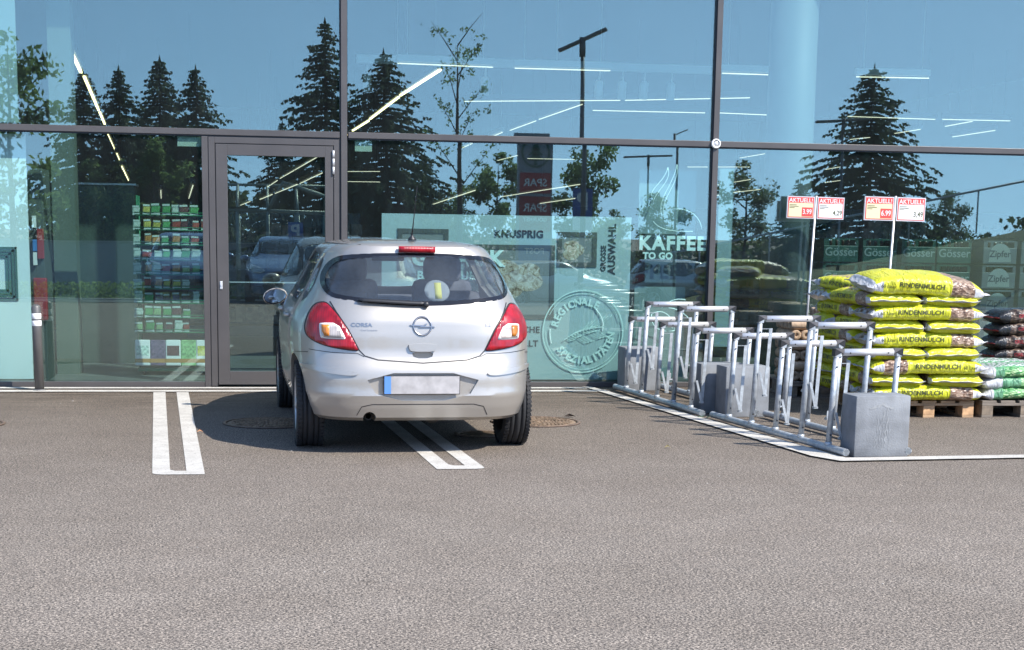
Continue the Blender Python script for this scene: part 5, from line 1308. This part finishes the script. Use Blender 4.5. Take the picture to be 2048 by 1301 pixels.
def spruce(h, r, seed, dens=1.):
    rr = random.Random(seed); bt = BM(); tube(bt, [(0, 0, 0), (0, 0, h*.5), (0, 0, h)], .1, 8, radii=[h*.016, h*.009, .01]); bc = BM()
    z = h*.08
    while z < h*.985:
        f = 1-z/h; L0 = r*(f**.75)*rr.uniform(.78, 1.1)+.06; nb = int(6+4*f)
        for k in range(nb):
            a = rr.uniform(0, 2*PI); L1 = L0*rr.uniform(.65, 1.15); dr = rr.uniform(.15, .38)
            n = max(3, int(L1/.085*dens))
            for i in range(n):
                s = (i+.6)/n; px, py = math.cos(a)*L1*s, math.sin(a)*L1*s; pz = z-dr*L1*s*s+.12*L1*s*(1 if s > .8 else 0)
                w = .105*(1-s*.4)*(.6+.5*f)+.02; dl = rr.uniform(.08, .19)*(.5+.6*f)
                for q in range(2):
                    aa = a+rr.uniform(-1.3, 1.3); dx, dy = math.cos(aa)*w, math.sin(aa)*w; ex, ey = rr.uniform(-.06, .06), rr.uniform(-.06, .06)
                    v = [bc.verts.new(p) for p in ((px-dx*.4, py-dy*.4, pz+.03), (px+dx, py+dy, pz-.02+rr.uniform(-.03, .05)), (px+dx*.5+ex, py+dy*.5+ey, pz-dl), (px-dx*.3+ex, py-dy*.3+ey, pz-dl*.5))]
                    bc.faces.new(v)
        z += .17*(.55+.75*f)*(h/8)**.5
    for k in range(5): # leader
        a = rr.uniform(0, 6.28); v = [bc.verts.new(p) for p in ((0, 0, h-.25), (.05*math.cos(a), .05*math.sin(a), h-.1), (0, 0, h+.12))]; bc.faces.new(v)
    return bt, bc
def broadleaf(h, r, seed, n=3800, z0=.25, leaf=.085, sparse=False):
    rr = random.Random(seed); bt = BM(); tips = []
    tube(bt, [(0, 0, 0), (.03, .02, h*.3), (0, 0, h*.6), (0, 0, h*.93)], .05, 8, radii=[h*.014, h*.011, h*.007, .008])
    for k in range(9 if not sparse else 11):
        s = z0+(.93-z0)*k/(10); a = k*2.4+rr.random(); zz = h*s; ln = r*rr.uniform(.7, 1.05)*(1-.45*abs(s-.55)*1.2); up = rr.uniform(.5, 1.1) if not sparse else 1.7
        p = [(0, 0, zz), (math.cos(a)*ln*.5, math.sin(a)*ln*.5, zz+ln*.4*up), (math.cos(a)*ln, math.sin(a)*ln, zz+ln*.75*up)]
        tube(bt, p, .02, 6, radii=[h*.006, h*.004, .006] if not sparse else [.016, .010, .004]); tips += [Vector(p[1]), Vector(p[2]), (Vector(p[1])+Vector(p[2]))/2]
    tips.append(Vector((0, 0, h*.92)))
    bc = BM(); cl = [(t_+Vector((rr.gauss(0, r*.12), rr.gauss(0, r*.12), rr.gauss(0, r*.12))), r*rr.uniform(.22, .42)*(1 if not sparse else .55)) for t_ in tips for _ in range(2)]
    for i in range(n):
        c, q = rr.choice(cl); d = Vector((rr.gauss(0, 1), rr.gauss(0, 1), rr.gauss(0, .85))); d = d.normalized()*q*rr.random()**.45; p = c+d
        if p.z > h: continue
        u = Vector((rr.gauss(0, 1), rr.gauss(0, 1), rr.gauss(0, 1))).normalized(); v = u.orthogonal().normalized(); s = leaf*rr.uniform(.6, 1.3)
        bc.faces.new([bc.verts.new(p+x) for x in (-u*s, v*s*.55, u*s, -v*s*.55)])
    return bt, bc
def plant(name, bts, loc, label, group=None, crownm=M_spruce, cat='tree'):
    bt, bc = bts; t = thing(name, label, cat, loc, group=group); obj('trunk', bt, M_trunk, t); obj('crown', bc, crownm, t); return t
Z0 = -.75
GS = 'dark spruces reflected in the glass'
s1 = plant('spruce_tree', spruce(8.9, 3.3, 1, 1.15), (2.1, -38, Z0), 'tallest dark spruce reflection, just left of the middle frame bar', GS)
s2 = plant('spruce_tree', spruce(8.0, 3.9, 2, 1.15), (4.1, -38, Z0), 'broad dark spruce reflection just right of the middle frame bar', GS)
s3 = plant('spruce_tree', spruce(7.6, 3.0, 3, 1.1), (-4.75, -42, Z0), 'blunt spruce reflection in the left group, second from the left', GS)
s4 = plant('spruce_tree', spruce(8.05, 4.4, 4, 1.1), (20.7, -38, Z0), 'wide lone spruce reflection in the right pane above the price signs', GS)
def ds(src, loc, label, sc=1., rz=0.):
    d = dup(src, loc, rz, label); d.scale = (sc, sc, sc); return d
ds(s3, (-3.5, -44, Z0), 'pointed spruce reflection in the middle of the left group', 1.07, 1.3)
ds(s3, (-2.2, -42, Z0), 'spreading spruce reflection at the right of the left group', 1.01, 2.6)
ds(s3, (-6.0, -42.5, Z0), 'thin spruce reflection at the left of the left group behind the slanting light', .99, 4.2)
ds(s3, (-4.1, -45, Z0), 'lower spruce filling the gap inside the left group', .85, .6)
ds(s3, (-2.9, -46, Z0), 'lower spruce behind the right half of the left group', .8, 5.1)
ds(s1, (.75, -41, Z0), 'lower spruce left of the tallest one', .66, 2.2)
ds(s2, (5.7, -42, Z0), 'low dark spruce right of the broad one', .62, 1.1)
ds(s3, (3.0, -42, Z0), 'dark spruce between the tallest and the broad one', .75, 2.0)
ds(s4, (22.3, -39.5, Z0), 'lower spruce right of the lone spruce', .55, 2.0)
ds(s4, (18.9, -40, Z0), 'lower spruce left of the lone spruce', .52, 3.0)
GB = 'leafy trees reflected in the glass'
b1 = plant('leafy_tree', broadleaf(5.2, 1.0, 11, 3200, z0=.35), (8.8, -45, Z0), 'slim leafy tree reflection left of the sign tower', GB, M_leaf)
b2_ = plant('leafy_tree', broadleaf(5.6, 1.3, 12, 4200, z0=.3), (12.0, -45, Z0), 'round leafy tree reflection behind the tall lamp post', GB, M_leaf)
b3 = plant('leafy_tree', broadleaf(6.3, .80, 13, 900, z0=.42, leaf=.042, sparse=True), (4.55, -22, -.2), 'young thin tree reflection with few leaves on upright twigs', GB, M_leaf)
b4 = plant('leafy_tree', broadleaf(6.6, 1.2, 14, 1700, z0=.3, leaf=.10), (-5.9, -25, -.45), 'pale leafy tree reflection over the teal partition at the left edge', GB, M_leaf)
ds(b1, (-3.5, -40, Z0), 'bright leafy tree reflection in front of the left spruces', 1.0, 1.)
ds(b2_, (-5.0, -41, Z0), 'leafy tree reflection under the slanting light row', .8, 2.)
ds(b2_, (15.2, -45, Z0), 'small leafy tree reflection behind the coffee lettering', .68, 2.)
ds(b1, (18.2, -44, Z0), 'leafy tree reflection over the white pillar', .98, 4.)
ds(b2_, (25.2, -42, Z0), 'leafy tree reflection right of the lone spruce', .72, 5.)
ds(b2_, (6.9, -44, Z0), 'leafy tree reflection right of the broad spruce', .7, .4)
ds(b1, (13.4, -46, Z0), 'leafy sapling reflection right of the round leafy tree', .62, .4)
# far wood as a mass
rr = random.Random(77); bc = BM()
for k in range(60):
    cx = -26+k*1.15+rr.uniform(-.5, .5); hh = 3.6 if cx < 5.5 else (2.0 if cx < 30 else 3.); hh *= rr.uniform(.75, 1.1)
    for i in range(260):
        a, b_, c = rr.gauss(0, .75), rr.gauss(0, .8), rr.random()**.7; p = Vector((cx+a*(1.2-c*.8), -50+b_, Z0+c*hh)); u = Vector((rr.gauss(0, 1), rr.gauss(0, 1), rr.gauss(0, 1))).normalized(); v = u.orthogonal().normalized(); s = rr.uniform(.09, .2)
        bc.faces.new([bc.verts.new(p+x) for x in (-u*s, v*s*.6, u*s, -v*s*.6)])
tag(obj('woodland', bc, foliage('wood_edge', (.03, .05, .028), (.09, .13, .06))), kind='stuff')
# white wall with hedge in front
t = thing('boundary_wall', 'long low light grey wall below the left trees in the reflection', 'wall', (0, 0, 0))
for k in range(10):
    bm = BM(); x0 = -20+k*2.55; box(bm, x0, x0+2.54, -39.2, -39, Z0-.1, 1.02); fixn(bm); obj('wall_panel', bm, mat('wall_grey', (.34, .36, .38), .8, var=.08, vscale=1), t)
bm = BM(); box(bm, -20, 5.5, -39.25, -38.95, 1.021, 1.06); fixn(bm); obj('coping', bm, M_kerb, t)
rr = random.Random(5); bc = BM()
for i in range(9000):
    p = Vector((rr.uniform(-19, 5), -35.2+rr.gauss(0, .35), Z0+rr.random()*.55)); u = Vector((rr.gauss(0, 1), rr.gauss(0, 1), rr.gauss(0, 1))).normalized(); v = u.orthogonal().normalized(); s = rr.uniform(.04, .09)
    bc.faces.new([bc.verts.new(p+x) for x in (-u*s, v*s*.6, u*s, -v*s*.6)])
tag(obj('hedge', bc, M_leaf), 'low green hedge in front of the grey wall in the reflection', 'hedge')
# embankment with railing at the right
bm = BM(); nx = 24; prof = [(-22.5, 0), (-24, .35), (-25.5, .85), (-27, 1.), (-34, 1.), (-44, .3)]
g = []
for i in range(nx+1):
    x = 9+i*1.1; top = -.35+max(0, (x-11))*.19; g.append([bm.verts.new((x, y, ground_z(y)-.05+(top-ground_z(-26))*s+mnoise.noise(Vector((x*.7, y*.7, 0)))*.08)) for y, s in prof])
for i in range(nx):
    for j in range(len(prof)-1): bm.faces.new((g[i][j], g[i+1][j], g[i+1][j+1], g[i][j+1]))
fixn(bm); tag(obj('grass_bank', bm, mat('bank_grass', (.07, .09, .035), .9, var=.4, vscale=3, bump=.4, bscale=20), smooth=True), kind='structure')
t = thing('hand_railing', 'dark sloping railing on posts climbing the bank at the right of the reflection', 'railing', (0, 0, 0))
zt = lambda x: 1.40+(x-12.25)*.209
bm = BM(); tube(bm, [(10.5, -25.2, zt(10.5)), (28, -25.2, zt(28))], .03, 10); fixn(bm); obj('top_rail', bm, M_galv, t)
for k in range(9):
    x = 11.2+k*1.9; bm = BM(); tube(bm, [(x, -25.2, zt(x)-1.1), (x, -25.2, zt(x))], .022, 8); fixn(bm); obj('rail_post', bm, M_galv, t)
# lamp posts
M_post = mat('lamp_post_grey', (.14, .15, .16), .5, .4)
def lamp(x, y, h, label, a=.5, L_=.95, r=.07, double=True, tilt=-.05):
    z = ground_z(y); t = thing('lamp_post', label, 'street lamp', (x, y, z), group='street lamps reflected in the glass')
    bm = BM(); tube(bm, [(0, 0, 0), (.02, 0, h*.55), (0, 0, h)], r, 12, radii=[r*1.15, r*.85, r*.7]); tube(bm, [(0, 0, h-.35), (0, 0, h+.12)], r*1.15, 12); fixn(bm); obj('pole', bm, M_post, t)
    for s in ((-1, 1) if double else (1,)):
        bm = BM(); M4 = Matrix.Translation((0, 0, h+.05)) @ Matrix.Rotation(a, 4, 'Z') @ Matrix.Rotation(tilt, 4, 'Y')
        box(bm, *( (.05, L_) if s > 0 else (-L_, -.05)), -.13, .13, -.03, .04, bev=.02, M=M4); fixn(bm); obj('lamp_head', bm, M_post, t)
lamp(8.05, -25, 6.55, 'tall double-headed street lamp reflection above the car', .3, .66, tilt=-.42)
lamp(15.75, -50, 5.35, 'small distant double-headed street lamp reflection behind the coffee lettering', .1, 1.0, .05)
lamp(16.75, -30, 5.45, 'street lamp reflection crossing the lone spruce', .15, .8, .05)
t = thing('flag_pole', 'thin dark pole reflection left of the frame bar with the detector', 'pole', (11.8, -30, -.6)); bm = BM(); tube(bm, [(0, 0, 0), (0, 0, 4.95)], .035, 10); tube(bm, [(0, 0, 4.9), (.35, .1, 5.05)], .015, 8); fixn(bm); obj('shaft', bm, M_post, t)
# sign tower
t = thing('sign_tower', 'grey and red advertising tower reflection with a round tree emblem reading SPAR', 'sign', (8.5, -35, Z0))
bm = BM(); box(bm, -.55, .55, -.15, .15, 0, 5.3, bev=.01); fixn(bm); obj('tower', bm, mat('tower_grey', (.25, .27, .30), .5), t)
for z0, z1, m_ in ((2.3, 3.35, M_red), (1.3, 2.1, mat('tower_blue', (.05, .18, .42), .5)), (3.45, 4.1, mat('tower_dark_red', (.42, .03, .04), .5))):
    bm = BM(); box(bm, -.5, .5, .1505, .165, z0, z1); fixn(bm); obj('sign_panel', bm, m_, t)
def tw(s, size, z):
    bm = BM(); addtext(bm, s, size, lambda u, v: (-u, .168, z+v), bold=.006); [f.normal_flip() for f in bm.faces if f.normal.y < 0]; obj('tower_word', bm, M_white, t)
tw('SPAR', .34, 3.78); tw('SPAR', .34, 3.0); tw('GOURMET', .16, 2.65); tw('POST', .26, 1.7)
bm = BM()
for k in range(40):
    a, b_ = 2*PI*k/40, 2*PI*(k+1)/40
    prism(bm, [(.40*math.cos(a), .151, 4.72+.40*math.sin(a)), (.46*math.cos(a), .151, 4.72+.46*math.sin(a)), (.46*math.cos(b_), .151, 4.72+.46*math.sin(b_)), (.40*math.cos(b_), .151, 4.72+.40*math.sin(b_))], (0, .015, 0))
for z, w in ((4.9, .15), (4.75, .22), (4.58, .28)): prism(bm, [(-w, .151, z-.1), (w, .151, z-.1), (0, .151, z+.15)], (0, .015, 0))
box(bm, -.05, .05, .151, .166, 4.34, 4.5); fixn(bm); obj('tree_emblem', bm, mat('emblem_green', (.02, .10, .06), .5), t)
# parking signs
def psign(x, y, z0, z1, label):
    gz = ground_z(y); t = thing('parking_sign', label, 'parking sign', (x, y, gz)); w = (z1-z0)*.36
    bm = BM(); tube(bm, [(0, -.03, 0), (0, -.03, z1-gz)], .03, 8); fixn(bm); obj('post', bm, M_galv, t)
    bm = BM(); box(bm, -w, w, 0, .02, z0-gz, z1-gz, mi=0); box(bm, -w, w, 0, .02, z0-gz-.32, z0-gz-.01, mi=1); addtext(bm, 'P', (z1-z0)*.85, lambda u, v: (-u, .0215, (z0+z1)/2-gz+v+.02), 1, bold=.012); fixn(bm); obj('sign_board', bm, [mat('sign_blue', (.03, .10, .34), .4), M_white], t)
psign(8.45, -27, 1.93, 2.66, 'large blue P sign reflection beside the sign tower'); psign(.76, -20, 1.22, 1.66, 'small blue P sign reflection in the door glass')
# trolley shelter
t = thing('trolley_shelter', 'green grey steel trolley shelter with pitched roof reflected in the door glass', 'shelter', (0, -26, ground_z(-26)))
M_sh = mat('shelter_steel', (.22, .28, .25), .5, .3)
for x in (-1.3, -.55, .2, .95, 1.7):
    for y in (0, -2.4):
        bm = BM(); tube(bm, [(x, y, 0), (x, y, 2.35)], .045, 10); fixn(bm); obj('post', bm, M_sh, t)
bm = BM()
for x in (-1.3, -.55, .2, .95, 1.7): tube(bm, [(x, 0, 2.35), (x, -1.2, 3.0), (x, -2.4, 2.35)], .035, 8)
for y, z in ((0, 2.35), (-1.2, 3.0), (-2.4, 2.35)): tube(bm, [(-1.4, y, z), (1.8, y, z)], .035, 8)
tube(bm, [(.2, 0, 2.35), (.6, 0, 3.05), (1.7, 0, 2.7)], .05, 8)
fixn(bm); obj('roof_frame', bm, M_sh, t)
bm = BM(); box(bm, -1.4, 0.0, -2.45, .05, 2.40, 2.42); fixn(bm); obj('roof_sheet', bm, glassmat('roof_sheet', (.3, .36, .36), .1), t)
# parked cars behind the camera, seen in the glass
def recolour(root, paint):
    for o in root.children_recursive:
        if o.type == 'MESH':
            for s in o.material_slots:
                if s.material == P_silver: s.link = 'OBJECT'; s.material = paint
P_blue = carpaint('dark_blue_car_paint', (.16, .24, .38)); P_pale = carpaint('pale_grey_car_paint', (.55, .57, .58))
def parked(loc, rz, paint, label, sc=(1, 1, 1)):
    c = dup(car, loc, rz, label, 'parked cars reflected in the glass', cat='car'); c.name = 'parked_car'
    for ch in list(c.children):
        if ch.name.startswith(('model_lettering', 'series_lettering', 'engine_lettering', 'badge', 'number_plate')): bpy.data.objects.remove(ch)
    recolour(c, paint); c.scale = sc; return c
parked((-1.65, -23.6, ground_z(-21)), -.02, P_blue, 'blue car reflection facing the glass, seen through the seed rack', (1.08, 1, 1.06))
parked((.62, -21.7, ground_z(-20)), .03, P_blue, 'blue grey car added behind the camera, standing in for the silver car reflected in the door')  # extra car added to give the door glass the silver car's reflection
parked((7.0, -33, Z0), -PI/2, P_pale, 'pale car reflection seen from the side through the round emblem', (1, .95, 1))
parked((11.1, -33, Z0), -PI/2, P_pale, 'pale car reflection behind the coffee lettering and cycle stand', (1, 1.0, 1.05))
parked((3.0, -36, Z0), -PI/2, P_blue, 'blue car reflection seen from the side beyond the silver car roof')
parked((-9.5, -36.5, Z0), PI/2, P_pale, 'pale car reflection at the far left by the hedge') if False else None
